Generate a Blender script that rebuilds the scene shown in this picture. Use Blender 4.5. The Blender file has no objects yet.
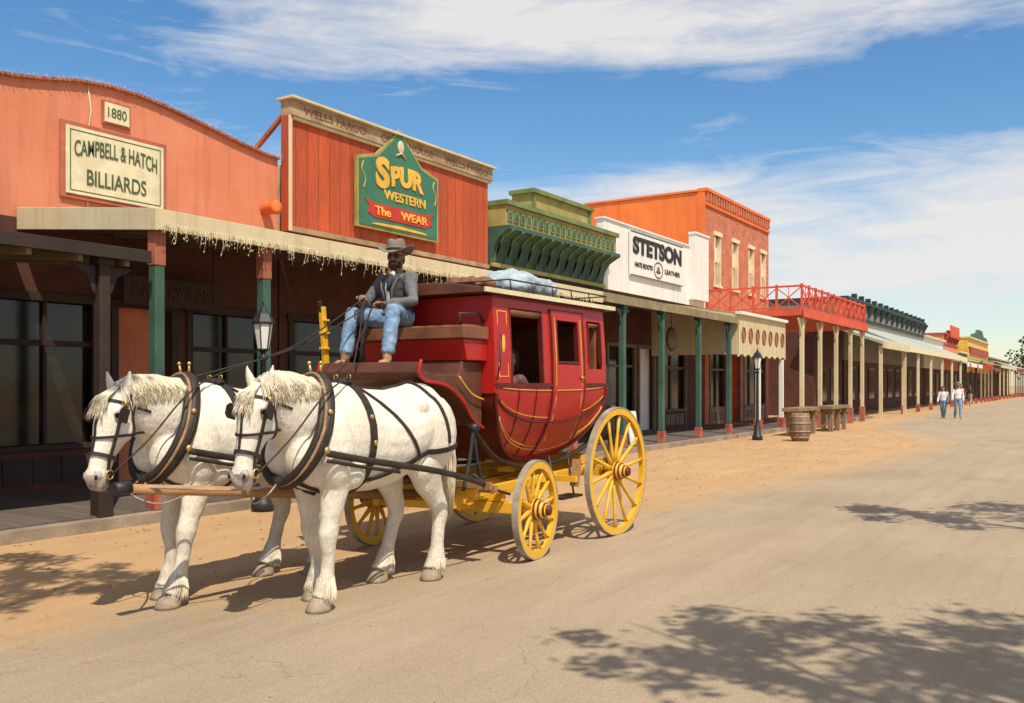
import bpy, bmesh, math, random
from mathutils import Vector, Matrix
from mathutils.bvhtree import BVHTree
random.seed(7)
V=Vector
SC=bpy.context.scene
# ------------------------------------------------------------------ materials
def nn(nt,t,**k):
    n=nt.nodes.new(t)
    for a,b in k.items(): setattr(n,a,b)
    return n
def base(name):
    m=bpy.data.materials.new(name); m.use_nodes=True
    nt=m.node_tree; b=nt.nodes['Principled BSDF']
    return m,nt,b
def mth(nt,op,a,b=None,c=None):
    n=nn(nt,'ShaderNodeMath',operation=op)
    for i,x in enumerate((a,b,c)):
        if x is None: continue
        if isinstance(x,(int,float)): n.inputs[i].default_value=x
        else: nt.links.new(x,n.inputs[i])
    return n.outputs[0]
def mixc(nt,f,a,b,mode='MIX'):
    n=nn(nt,'ShaderNodeMix',data_type='RGBA',blend_type=mode)
    for i,x in ((0,f),(6,a),(7,b)):
        if isinstance(x,(int,float)): n.inputs[i].default_value=x
        elif isinstance(x,(tuple,list)): n.inputs[i].default_value=(*x[:3],1)
        else: nt.links.new(x,n.inputs[i])
    return n.outputs[2]
def noise(nt,vec,scale,detail=4,rough=.55,dist=0):
    n=nn(nt,'ShaderNodeTexNoise'); n.inputs['Scale'].default_value=scale
    n.inputs['Detail'].default_value=detail; n.inputs['Roughness'].default_value=rough
    n.inputs['Distortion'].default_value=dist
    nt.links.new(vec,n.inputs['Vector']); return n.outputs['Fac']
def rng(nt,x,a,b,c=0,d=1):
    n=nn(nt,'ShaderNodeMapRange'); nt.links.new(x,n.inputs[0])
    for i,v in zip((1,2,3,4),(a,b,c,d)): n.inputs[i].default_value=v
    return n.outputs[0]
def mapping(nt,vec,s):
    n=nn(nt,'ShaderNodeMapping'); n.inputs['Scale'].default_value=s
    nt.links.new(vec,n.inputs[0]); return n.outputs[0]
def bump(nt,b,h,strength,dist):
    n=nn(nt,'ShaderNodeBump'); n.inputs['Strength'].default_value=strength
    n.inputs['Distance'].default_value=dist
    nt.links.new(h,n.inputs['Height']); nt.links.new(n.outputs[0],b.inputs['Normal'])
def M(name,c,rough=.75,var=.2,sc=2.0,fine=22,bp=.25,bd=.01,metal=0,c2=None,stretch=(1,1,1),coat=0,spec=.5,dust=0):
    m,nt,b=base(name)
    tc=nn(nt,'ShaderNodeTexCoord').outputs['Object']
    v=mapping(nt,tc,stretch)
    n1=rng(nt,noise(nt,v,sc,5),.32,.68)
    n2=noise(nt,v,fine,4)
    lo=tuple(x*(1-var) for x in c); hi=c2 if c2 else tuple(min(1,x*(1+var)) for x in c)
    col=mixc(nt,n1,lo,hi)
    if dust:
        s=nn(nt,'ShaderNodeSeparateXYZ'); nt.links.new(tc,s.inputs[0])
        dz=mth(nt,'MULTIPLY',rng(nt,s.outputs['Z'],1.5,.1,.05,1),rng(nt,noise(nt,tc,7,6,.7),.4,.7))
        col=mixc(nt,mth(nt,'MULTIPLY',dz,dust),col,(.50,.37,.23))
    g=rng(nt,n2,.3,.7,1-var*.6,1+var*.4)
    n=nn(nt,'ShaderNodeVectorMath',operation='SCALE'); nt.links.new(col,n.inputs[0]); nt.links.new(g,n.inputs['Scale'])
    nt.links.new(n.outputs[0],b.inputs['Base Color'])
    b.inputs['Roughness'].default_value=rough; b.inputs['Metallic'].default_value=metal
    b.inputs['Coat Weight'].default_value=coat; b.inputs['Coat Roughness'].default_value=.15
    b.inputs['Specular IOR Level'].default_value=spec
    if bp: bump(nt,b,n2,bp,bd)
    return m
def wallm(name,c,c2,streak=.25):
    m,nt,b=base(name)
    tc=nn(nt,'ShaderNodeTexCoord').outputs['Object']
    a=rng(nt,noise(nt,tc,.9,7,.62),.35,.66); st=rng(nt,noise(nt,mapping(nt,tc,(3,3,.25)),2.2,6,.6),.5,.72); f=noise(nt,tc,70,4,.6)
    col=mixc(nt,a,c,c2); col=mixc(nt,mth(nt,'MULTIPLY',st,streak),col,tuple(x*.55 for x in c))
    n=nn(nt,'ShaderNodeVectorMath',operation='SCALE'); nt.links.new(col,n.inputs[0]); nt.links.new(rng(nt,f,.3,.7,.9,1.08),n.inputs['Scale'])
    nt.links.new(n.outputs[0],b.inputs['Base Color']); b.inputs['Roughness'].default_value=.88; b.inputs['Specular IOR Level'].default_value=.3
    bump(nt,b,mth(nt,'ADD',f,noise(nt,tc,6,3)),.4,.012); return m
def P(name,c,axis='Y',w=.2,grain='Z',rough=.75,var=.2,gap=.05,c2=None):
    m,nt,b=base(name)
    tc=nn(nt,'ShaderNodeTexCoord').outputs['Object']
    s=nn(nt,'ShaderNodeSeparateXYZ'); nt.links.new(tc,s.inputs[0])
    q=mth(nt,'DIVIDE',s.outputs[axis],w)
    fl=mth(nt,'FLOOR',q); fr=mth(nt,'FRACT',q)
    wn=nn(nt,'ShaderNodeTexWhiteNoise',noise_dimensions='1D'); nt.links.new(fl,wn.inputs['W'])
    st={'X':(.12,1,1),'Y':(1,.12,1),'Z':(1,1,.12)}[grain]
    g=noise(nt,mapping(nt,tc,st),30,5)
    big=rng(nt,noise(nt,tc,1.3,5),.3,.7)
    col=mixc(nt,wn.outputs[0],tuple(x*(1-var) for x in c),tuple(min(1,x*(1+var)) for x in c))
    if c2: col=mixc(nt,mth(nt,'MULTIPLY',big,.7),col,c2)
    gg=rng(nt,g,.3,.7,.78,1.1)
    e=mth(nt,'MINIMUM',fr,mth(nt,'SUBTRACT',1,fr))
    gr=rng(nt,e,0,gap)
    gg2=mth(nt,'MULTIPLY',gg,rng(nt,e,0,gap,.45,1))
    n=nn(nt,'ShaderNodeVectorMath',operation='SCALE'); nt.links.new(col,n.inputs[0]); nt.links.new(gg2,n.inputs['Scale'])
    nt.links.new(n.outputs[0],b.inputs['Base Color']); b.inputs['Roughness'].default_value=rough
    h=mth(nt,'ADD',mth(nt,'MULTIPLY',gr,1.0),mth(nt,'MULTIPLY',g,.15))
    bump(nt,b,h,.6,.012)
    return m
def brick(name):
    m,nt,b=base(name)
    tc=nn(nt,'ShaderNodeTexCoord').outputs['Object']
    s=nn(nt,'ShaderNodeSeparateXYZ'); nt.links.new(tc,s.inputs[0])
    c=nn(nt,'ShaderNodeCombineXYZ'); nt.links.new(s.outputs['Y'],c.inputs[0]); nt.links.new(s.outputs['Z'],c.inputs[1])
    t=nn(nt,'ShaderNodeTexBrick'); nt.links.new(c.outputs[0],t.inputs['Vector'])
    t.inputs['Scale'].default_value=1; t.inputs['Brick Width'].default_value=.24; t.inputs['Row Height'].default_value=.08
    t.inputs['Mortar Size'].default_value=.008
    t.inputs['Color1'].default_value=(.56,.15,.06,1); t.inputs['Color2'].default_value=(.42,.105,.045,1); t.inputs['Mortar'].default_value=(.52,.33,.22,1)
    n1=rng(nt,noise(nt,tc,2,5),.3,.7,.75,1.15)
    n=nn(nt,'ShaderNodeVectorMath',operation='SCALE'); nt.links.new(t.outputs[0],n.inputs[0]); nt.links.new(n1,n.inputs['Scale'])
    nt.links.new(n.outputs[0],b.inputs['Base Color']); b.inputs['Roughness'].default_value=.9
    return m

pink=wallm('stucco_pink',(.64,.21,.11),(.70,.255,.145),.4)
pinkd=M('paint_pink_dark',(.38,.12,.065),.8,.25)
redbd=P('boards_red',(.54,.085,.022),'Y',.30,'Z',c2=(.40,.07,.025))
tan=M('trim_tan',(.36,.25,.14),.8,.3,3,30)
tanf=M('fascia_olive_tan',(.25,.20,.11),.8,.3,3,30)
cream=wallm('paint_cream',(.60,.49,.29),(.68,.58,.38),.4)
palew=wallm('paint_white',(.74,.71,.65),(.80,.78,.73),.3)
green=M('paint_green',(.045,.105,.075),.7,.25)
greenl=M('paint_green_light',(.16,.20,.07),.75,.25)
greengold=M('paint_gold_green',(.36,.30,.09),.75,.25)
signgreen=M('sign_green',(.04,.16,.095),.6,.15)
gold=M('paint_gold',(.74,.42,.05),.5,.15)
yellow=M('paint_yellow',(.86,.46,.010),.5,.14,5,40,.15,.004,c2=(.78,.42,.015),dust=.3)
red=M('paint_coach_red',(.55,.012,.008),.4,.22,3,50,.08,.003,c2=(.42,.018,.012),coat=.12,spec=.35,dust=.25)
redd=M('paint_coach_maroon',(.11,.012,.008),.5,.25,3,50,.1,.003,spec=.3,dust=.2)
rededge=M('paint_post_red',(.34,.05,.03),.7,.25,dust=.5)
orange=wallm('wall_orange',(.72,.155,.035),(.78,.20,.05),.35)
orail=M('rail_orange_red',(.62,.085,.03),.7,.2)
blackp=M('iron_black',(.02,.02,.022),.5,.3,6,40,.2,.004)
leather=M('leather_black_brown',(.034,.022,.016),.55,.4,8,70,.3,.004,spec=.35)
brownl=M('leather_brown',(.20,.075,.03),.5,.3,5,60,.3,.005)
tanl=M('leather_tan',(.30,.18,.09),.7,.3,12,60,.3,.005)
bootb=M('boot_brown_paint',(.11,.035,.018),.5,.3,4,40,.2,.005,dust=.3)
steel=M('steel_worn',(.35,.30,.24),.6,.3,6,50,.2,.003,metal=.3)
brass=M('brass',(.60,.40,.14),.4,.2,metal=.8)
wood=M('wood_weathered',(.25,.16,.09),.85,.3,3,30,.5,.01,stretch=(1,1,.2))
woodh=M('wood_pole',(.33,.17,.07),.7,.3,3,30,.4,.01,stretch=(1,.15,1))
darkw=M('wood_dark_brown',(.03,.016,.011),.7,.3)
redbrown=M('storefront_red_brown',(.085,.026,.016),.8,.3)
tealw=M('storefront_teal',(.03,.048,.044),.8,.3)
greyw=M('storefront_grey',(.20,.19,.17),.8,.2)
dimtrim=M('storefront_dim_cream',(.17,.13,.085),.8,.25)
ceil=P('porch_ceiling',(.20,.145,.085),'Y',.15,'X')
deck=P('boardwalk_planks',(.13,.10,.08),'Y',.18,'X',gap=.04)
concrete=M('kerb_concrete',(.28,.22,.16),.9,.3,2,50,.4,.01)
roofd=P('corrugated_dark',(.06,.055,.05),'Y',.1,'X',gap=.5)
roofg=P('roof_grey_green',(.40,.42,.35),'Y',.4,'X',gap=.06)
white=M('white_bulbs',(.62,.54,.36),.5,.15,bp=0)
brickm=brick('brick_red')
canvas=M('canvas_blue_grey',(.34,.41,.46),.9,.25,6,60,.5,.01)
straw=M('straw_cream_paint',(.70,.62,.40),.75,.12,4)
dktext=M('lettering_dark_green',(.07,.10,.04),.7,.1,bp=0)
bltext=M('lettering_black',(.02,.02,.02),.7,.1,bp=0)
redtext=M('lettering_red',(.50,.03,.02),.6,.1,bp=0)
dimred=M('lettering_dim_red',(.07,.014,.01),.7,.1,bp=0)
def glassm():
    m,nt,b=base('window_glass_dark')
    tc=nn(nt,'ShaderNodeTexCoord').outputs['Object']
    col=mixc(nt,rng(nt,noise(nt,tc,1.7,4),.4,.65),(.006,.006,.006),(.035,.025,.018))
    nt.links.new(col,b.inputs['Base Color']); b.inputs['Roughness'].default_value=.08
    return m
glass=glassm()
mlampg=M('lamp_glass',(.75,.75,.72),.2,.1,bp=0)

# ------------------------------------------------------------------ mesh builder
def frame_of(t,ref):
    t=t.normalized(); ref=V(ref)
    s=ref-ref.dot(t)*t
    if s.length<1e-3:
        ref=V((0,1,0)) if abs(t.y)<.9 else V((0,0,1)); s=ref-ref.dot(t)*t
    s.normalize(); return s,t.cross(s)
class MB:
    def __init__(s): s.v=[];s.f=[];s.m=[];s.s=[];s.mats=[]
    def mi(s,mat):
        if mat not in s.mats: s.mats.append(mat)
        return s.mats.index(mat)
    def add(s,vs,fs,mat,smooth=False):
        o=len(s.v); s.v+= [tuple(p) for p in vs]; i=s.mi(mat)
        for f in fs: s.f.append(tuple(o+k for k in f)); s.m.append(i); s.s.append(smooth)
    def box(s,x0,x1,y0,y1,z0,z1,mat):
        s.add([(x,y,z) for x in (x0,x1) for y in (y0,y1) for z in (z0,z1)],
          [(0,1,3,2),(4,6,7,5),(0,4,5,1),(2,3,7,6),(0,2,6,4),(1,5,7,3)],mat)
    def beam(s,p0,p1,w,h,mat,ref=(0,0,1)):
        p0=V(p0);p1=V(p1); a,b=frame_of(p1-p0,ref)
        vs=[p+a*i*h/2+b*j*w/2 for p in (p0,p1) for i in(-1,1) for j in(-1,1)]
        s.add(vs,[(0,1,3,2),(4,6,7,5),(0,4,5,1),(2,3,7,6),(0,2,6,4),(1,5,7,3)],mat)
    def rings(s,rs,mat,cap=True,smooth=True,closed=False):
        n=len(rs[0]); vs=[p for r in rs for p in r]; fs=[]
        m=len(rs)
        for i in range(m if closed else m-1):
            for j in range(n):
                a=i*n+j;b=i*n+(j+1)%n;i2=(i+1)%m
                fs.append((a,b,i2*n+(j+1)%n,i2*n+j))
        if cap and not closed:
            fs.append(tuple(range(n))[::-1]); fs.append(tuple(range((m-1)*n,m*n)))
        s.add(vs,fs,mat,smooth)
    def tube(s,pts,rad,mat,n=10,ref=(1,0,0),cap=True,smooth=True,closed=False):
        pts=[V(p) for p in pts]; m=len(pts)
        if not isinstance(rad,(list,)): rad=[rad]*m
        rs=[]
        for i,p in enumerate(pts):
            if closed: t=pts[(i+1)%m]-pts[i-1]
            else: t=pts[min(i+1,m-1)]-pts[max(i-1,0)]
            a,b=frame_of(t,ref); r=rad[i]
            ra,rb=r if isinstance(r,(tuple,list)) else (r,r)
            rs.append([p+a*ra*math.cos(2*math.pi*k/n)+b*rb*math.sin(2*math.pi*k/n) for k in range(n)])
        s.rings(rs,mat,cap,smooth,closed)
    def ell(s,c,r,mat,fr=None,n=14,m=9):
        c=V(c); fr=fr or (V((1,0,0)),V((0,1,0)),V((0,0,1)))
        rs=[]
        for i in range(m):
            th=math.pi*(i+.35)/(m-.3); 
            rs.append([c+fr[0]*r[0]*math.sin(th)*math.cos(2*math.pi*k/n)+fr[1]*r[1]*math.sin(th)*math.sin(2*math.pi*k/n)+fr[2]*r[2]*math.cos(th) for k in range(n)])
        s.rings(rs,mat)
    def lathe(s,prof,o,mat,axis=(0,0,1),n=20,smooth=True):
        o=V(o); ax=V(axis).normalized(); a,b=frame_of(ax,(1,0,0))
        s.rings([[o+ax*z+a*r*math.cos(2*math.pi*k/n)+b*r*math.sin(2*math.pi*k/n) for k in range(n)] for r,z in prof],mat,True,smooth)
    def prism(s,poly,ax,a0,a1,mat):
        f={'x':lambda a,p:(a,p[0],p[1]),'y':lambda a,p:(p[0],a,p[1]),'z':lambda a,p:(p[0],p[1],a)}[ax]
        n=len(poly); vs=[f(a0,p) for p in poly]+[f(a1,p) for p in poly]
        fs=[tuple(range(n)),tuple(range(n,2*n))]+[(i,(i+1)%n,n+(i+1)%n,n+i) for i in range(n)]
        s.add(vs,fs,mat)
    def mesh(s,name):
        me=bpy.data.meshes.new(name); me.from_pydata(s.v,[],s.f)
        for m in s.mats: me.materials.append(m)
        me.polygons.foreach_set('material_index',s.m); me.polygons.foreach_set('use_smooth',s.s)
        bm=bmesh.new(); bm.from_mesh(me); bmesh.ops.recalc_face_normals(bm,faces=bm.faces); bm.to_mesh(me); bm.free()
        me.update(); return me
    def obj(s,name,parent=None,bevel=0):
        o=bpy.data.objects.new(name,s.mesh(name)); link(o,parent)
        if bevel:
            b=o.modifiers.new('b','BEVEL'); b.width=bevel; b.segments=2; b.limit_method='ANGLE'; b.angle_limit=math.radians(50)
        return o
def link(o,parent):
    SC.collection.objects.link(o)
    if parent:
        o.parent=parent; o.matrix_parent_inverse=Matrix.Translation(parent.location).inverted()
def empty(name,loc):
    e=bpy.data.objects.new(name,None); e.location=loc; e.empty_display_size=.3; SC.collection.objects.link(e); return e
def organic(name,mb,vox,it,parent,fac=.5):
    me=mb.mesh(name+'_src'); bv=BVHTree.FromPolygons([v.co for v in me.vertices],[tuple(p.vertices) for p in me.polygons])
    mi=[p.material_index for p in me.polygons]
    o=bpy.data.objects.new(name,me); SC.collection.objects.link(o)
    r=o.modifiers.new('r','REMESH'); r.mode='VOXEL'; r.voxel_size=vox; r.adaptivity=0
    sm=o.modifiers.new('s','SMOOTH'); sm.factor=fac; sm.iterations=it
    dg=bpy.context.evaluated_depsgraph_get(); dg.update()
    nm=bpy.data.meshes.new_from_object(o.evaluated_get(dg)); SC.collection.objects.unlink(o); bpy.data.objects.remove(o)
    nm.materials.clear()
    for m in mb.mats: nm.materials.append(m)
    for p in nm.polygons:
        h=bv.find_nearest(p.center)
        p.material_index=mi[h[2]] if h[2] is not None else 0
        p.use_smooth=True
    nm.name=name
    o=bpy.data.objects.new(name,nm); link(o,parent)
    bvh=BVHTree.FromPolygons([v.co for v in nm.vertices],[tuple(p.vertices) for p in nm.polygons])
    return o,bvh
def text(txt,x,y0,y1,z0,z1,mat,parent,name='lettering',thick=.02,ext=.01,arc=0):
    c=bpy.data.curves.new('t','FONT'); c.body=txt; c.extrude=ext; c.offset=thick; c.align_x='CENTER'
    o=bpy.data.objects.new('t',c); SC.collection.objects.link(o)
    dg=bpy.context.evaluated_depsgraph_get(); dg.update()
    me=bpy.data.meshes.new_from_object(o.evaluated_get(dg)); SC.collection.objects.unlink(o); bpy.data.objects.remove(o)
    xs=[v.co.x for v in me.vertices]; ys=[v.co.y for v in me.vertices]
    ax,bx,ay,by=min(xs),max(xs),min(ys),max(ys)
    for v in me.vertices:
        u=(v.co.x-ax)/(bx-ax); w=(v.co.y-ay)/(by-ay)
        v.co=V((x+v.co.z,y0+u*(y1-y0),z0+w*(z1-z0)+arc*(1-(2*u-1)**2)))
    me.materials.clear(); me.materials.append(mat); me.name=name
    o=bpy.data.objects.new(name,me); link(o,parent); return o
def lerp_tab(tab,x):
    if x<=tab[0][0]: return tab[0][1]
    for (a,b),(c,d) in zip(tab,tab[1:]):
        if x<=c:
            t=(x-a)/(c-a); return b+(d-b)*t
    return tab[-1][1]
def smooth_pts(pts,k=6):
    pts=[V(p) for p in pts]; out=[]
    for i in range(len(pts)-1):
        p0=pts[max(i-1,0)];p1=pts[i];p2=pts[i+1];p3=pts[min(i+2,len(pts)-1)]
        for j in range(k):
            t=j/k
            out.append(.5*((2*p1)+(-p0+p2)*t+(2*p0-5*p1+4*p2-p3)*t*t+(-p0+3*p1-3*p2+p3)*t**3))
    out.append(pts[-1]); return out

# ------------------------------------------------------------------ camera, light, world
cam=bpy.data.cameras.new('camera'); co=bpy.data.objects.new('camera',cam); SC.collection.objects.link(co)
cam.sensor_width=36; cam.lens=32; cam.shift_y=.0327; cam.clip_end=3000
co.location=(0,0,1.7); co.rotation_euler=(math.radians(90),0,math.radians(32.9)); SC.camera=co
EL=math.radians(57); SH=V((.80,-.60,0)).normalized()
sund=V((SH.x*math.cos(EL),SH.y*math.cos(EL),math.sin(EL)))
sl=bpy.data.lights.new('sun','SUN'); sl.energy=5.0; sl.angle=math.radians(.5); sl.color=(1,.92,.77)
so=bpy.data.objects.new('sun',sl); SC.collection.objects.link(so); so.rotation_euler=sund.to_track_quat('Z','Y').to_euler(); so.location=(20,-15,30)
w=bpy.data.worlds.new('World'); SC.world=w; w.use_nodes=True; nt=w.node_tree; nt.nodes.clear()
sky=nn(nt,'ShaderNodeTexSky',sky_type='NISHITA'); sky.sun_disc=False; sky.sun_elevation=EL; sky.sun_rotation=math.atan2(SH.x,SH.y)
sky.air_density=1.1; sky.dust_density=.3; sky.ozone_density=2.2
hs=nn(nt,'ShaderNodeHueSaturation'); hs.inputs['Saturation'].default_value=1.28; hs.inputs['Value'].default_value=1.3; nt.links.new(sky.outputs[0],hs.inputs['Color'])
bA=nn(nt,'ShaderNodeBackground'); bA.inputs[1].default_value=.105; nt.links.new(hs.outputs[0],bA.inputs[0])
bB=nn(nt,'ShaderNodeBackground'); bB.inputs[0].default_value=(.95,.92,.89,1); bB.inputs[1].default_value=.90
tcw=nn(nt,'ShaderNodeTexCoord').outputs['Generated']
sp=nn(nt,'ShaderNodeSeparateXYZ'); nt.links.new(tcw,sp.inputs[0]); z=sp.outputs['Z']
dr=nn(nt,'ShaderNodeVectorMath',operation='DOT_PRODUCT'); nt.links.new(tcw,dr.inputs[0]); dr.inputs[1].default_value=(.84,.543,0)
rx=dr.outputs['Value']
n1=noise(nt,mapping(nt,tcw,(1.3,1.3,7.5)),1.7,7,.55,.35)
n2=noise(nt,mapping(nt,tcw,(3,3,16)),2.2,8,.65,.8)
nz=mth(nt,'ADD',mth(nt,'MULTIPLY',n1,.6),mth(nt,'MULTIPLY',n2,.4))
top=mth(nt,'MULTIPLY',rng(nt,z,.30,.355),rng(nt,rx,-.40,-.08,.25,1))
low=mth(nt,'MULTIPLY',mth(nt,'MULTIPLY',rng(nt,z,.27,.19),rng(nt,z,0.02,.10,.4,1)),rng(nt,rx,-.25,.3,.2,1))
bias=mth(nt,'ADD',mth(nt,'MULTIPLY',top,.21),mth(nt,'MULTIPLY',low,.21))
mask=rng(nt,mth(nt,'ADD',nz,bias),.53,.76)
haze=rng(nt,z,.14,0,0,.28)
mask=mth(nt,'MAXIMUM',mth(nt,'MULTIPLY',mask,.92),haze)
mx=nn(nt,'ShaderNodeMixShader'); nt.links.new(mask,mx.inputs[0]); nt.links.new(bA.outputs[0],mx.inputs[1]); nt.links.new(bB.outputs[0],mx.inputs[2])
ow=nn(nt,'ShaderNodeOutputWorld'); nt.links.new(mx.outputs[0],ow.inputs[0])
SC.view_settings.view_transform='Standard'; SC.view_settings.look='None'; SC.view_settings.exposure=0

# ------------------------------------------------------------------ ground
def ground_mat(name,c1,c2,c3,road=False):
    m,nt,b=base(name)
    tc=nn(nt,'ShaderNodeTexCoord').outputs['Object']
    a=rng(nt,noise(nt,tc,.35,6,.6),.35,.65); f=noise(nt,tc,55,4,.7); mid=rng(nt,noise(nt,mapping(nt,tc,(1.6,.35,1)),1.6,6,.65),.35,.68)
    col=mixc(nt,a,c1,c2)
    col=mixc(nt,mth(nt,'MULTIPLY',mid,.6),col,c3)
    g=rng(nt,f,.3,.7,.80,1.14)
    fine=noise(nt,tc,170,2,.6); g=mth(nt,'MULTIPLY',g,rng(nt,fine,.35,.65,.88,1.08))
    h=f
    if road:
        tr=rng(nt,noise(nt,mapping(nt,tc,(5,.10,1)),1.2,4,.6,.2),.5,.72,1,.90); g=mth(nt,'MULTIPLY',g,tr)
        pa=rng(nt,noise(nt,tc,.22,5,.55,.6),.50,.62,1,.92); g=mth(nt,'MULTIPLY',g,pa)
        vo=nn(nt,'ShaderNodeTexVoronoi',feature='DISTANCE_TO_EDGE'); vo.inputs['Scale'].default_value=.4
        wv=nn(nt,'ShaderNodeVectorMath',operation='ADD'); nv=nn(nt,'ShaderNodeTexNoise'); nv.inputs['Scale'].default_value=1.3; nv.inputs['Detail'].default_value=6
        nt.links.new(tc,nv.inputs['Vector']); sc=nn(nt,'ShaderNodeVectorMath',operation='SCALE'); nt.links.new(nv.outputs['Color'],sc.inputs[0]); sc.inputs['Scale'].default_value=1.4
        nt.links.new(tc,wv.inputs[0]); nt.links.new(sc.outputs[0],wv.inputs[1]); nt.links.new(wv.outputs[0],vo.inputs['Vector'])
        cr=rng(nt,vo.outputs[0],.0,.006,.80,1)
        crm=rng(nt,noise(nt,tc,.5,3),.48,.60); cr=mth(nt,'MAXIMUM',cr,mth(nt,'SUBTRACT',1.0,crm))
        g=mth(nt,'MULTIPLY',g,cr)
        at=nn(nt,'ShaderNodeAttribute',attribute_name='edge')
        e=mth(nt,'ADD',at.outputs['Fac'],mth(nt,'MULTIPLY',mth(nt,'SUBTRACT',noise(nt,tc,1.5,7,.7),.5),3.0))
        du=rng(nt,e,.0,1.3,1,0)
        col=mixc(nt,mth(nt,'MULTIPLY',du,.95),col,(.51,.32,.165))
    n=nn(nt,'ShaderNodeVectorMath',operation='SCALE'); nt.links.new(col,n.inputs[0]); nt.links.new(g,n.inputs['Scale'])
    nt.links.new(n.outputs[0],b.inputs['Base Color']); b.inputs['Roughness'].default_value=.92; b.inputs['Specular IOR Level'].default_value=.2
    bump(nt,b,h,.6,.015)
    return m
gm=ground_mat('dirt',(.49,.30,.15),(.55,.35,.185),(.40,.24,.12))
rm=ground_mat('dusty_asphalt',(.385,.295,.20),(.43,.335,.235),(.325,.245,.165),True)
mb=MB(); mb.add([(-900,-300,0),(900,-300,0),(900,1500,0),(-900,1500,0)],[(0,1,2,3)],gm); mb.obj('ground')
edge=[(-40,-7.2),(0,-6.9),(3.5,-6.6),(8,-6.1),(13,-5.5),(20,-4.8),(26,-4.3),(29,-4.5),(33,-5.8),(37,-7.4),(42,-8.4),(60,-8.9),(700,-9)]
ys=[-40+i*.5 for i in range(200)]+[60+i*10 for i in range(65)]
vs=[];fs=[];ev=[]
cols=[0,.3,.8,1.6,3,6,14,24]
for i,y in enumerate(ys):
    x0=lerp_tab(edge,y)+.12*math.sin(y*1.7)+.08*math.sin(y*4.1+1)+random.uniform(-.05,.05)
    for c in cols: vs.append((x0+c,y,.004)); ev.append(c)
n=len(cols)
for i in range(len(ys)-1):
    for j in range(n-1): fs.append((i*n+j,i*n+j+1,(i+1)*n+j+1,(i+1)*n+j))
mb=MB(); mb.add(vs,fs,rm); ro=mb.obj('road')
at=ro.data.attributes.new('edge','FLOAT','POINT')
for i,e in enumerate(ev): at.data[i].value=e
mb=MB()
for i in range(900):
    y=random.uniform(2,34); x=random.uniform(-9.7,lerp_tab(edge,y)+random.uniform(-.2,.9)); r=random.uniform(.005,.018)
    mb.ell((x,y,r*.4+.003),(r,r*random.uniform(.6,1.2),r*.6),gm,n=6,m=4)
for i in range(350):
    y=random.uniform(2,20); x=random.uniform(-6,0); r=random.uniform(.003,.008)
    mb.ell((x,y,r*.4+.006),(r,r*random.uniform(.6,1.2),r*.6),rm,n=6,m=4)
mb.obj('gravel')

e=empty('boardwalk',(-11.4,20,0)); mb=MB()
mb.box(-13.3,-9.95,-6,49,0.02,.15,deck); mb.box(-9.95,-9.75,-6,49,0,.13,concrete); mb.obj('planks',e)

# ------------------------------------------------------------------ buildings
def storefront(x,y0,y1,zt,wm,tm,segs,parent,x1=None):
    mb=MB(); wb=MB(); cur=y0
    for k,a,b in segs:
        if a>cur+.001: mb.box(x-.2,x,cur,a,.15,zt,wm)
        mb.box(x-.2,x,a,b,2.95,zt,wm)
        for yy in (a,b): mb.box(x-.05,x+.035,yy-.06,yy+.06,.15,2.93,tm)
        mb.box(x-.05,x+.045,a-.1,b+.1,2.93,3.05,tm)
        if k=='w':
            mb.box(x-.18,x-.004,a,b,.15,.75,wm); mb.box(x-.12,x+.05,a+.06,b-.06,.75,.82,tm)
            wb.box(x-.14,x-.12,a,b,.82,2.95,glass)
            nm=max(1,round((b-a)/1.0))
            for i in range(1,nm): 
                yy=a+(b-a)*i/nm; mb.box(x-.118,x-.06,yy-.025,yy+.025,.82,2.93,tm)
            mb.box(x-.118,x-.05,a+.06,b-.06,2.28,2.36,tm)
            nb=max(1,int((b-a)/.45))
            for i in range(nb):
                ya=a+.12+(b-a-.24)*i/nb; yb=a+.12+(b-a-.24)*(i+1)/nb-.05
                mb.box(x-.004,x+.015,ya,yb,.26,.64,tm)
        else:
            mb.box(x-.5,x-.45,a,b,.15,2.95,tm)
            wb.box(x-.449,x-.44,a+.16,b-.16,1.0,2.15,glass); wb.box(x-.449,x-.44,a+.16,b-.16,2.35,2.85,glass)
            mb.box(x-.449,x-.43,a+.2,b-.2,.35,.85,wm)
            mb.box(x-.45,x-.2,a-.05,a,.15,2.95,wm); mb.box(x-.45,x-.2,b,b+.05,.15,2.95,wm)
        cur=b
    if y1>cur: mb.box(x-.2,x,cur,y1,.15,zt,wm)
    mb.obj('walls',parent); wb.obj('windows',parent)
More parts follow.
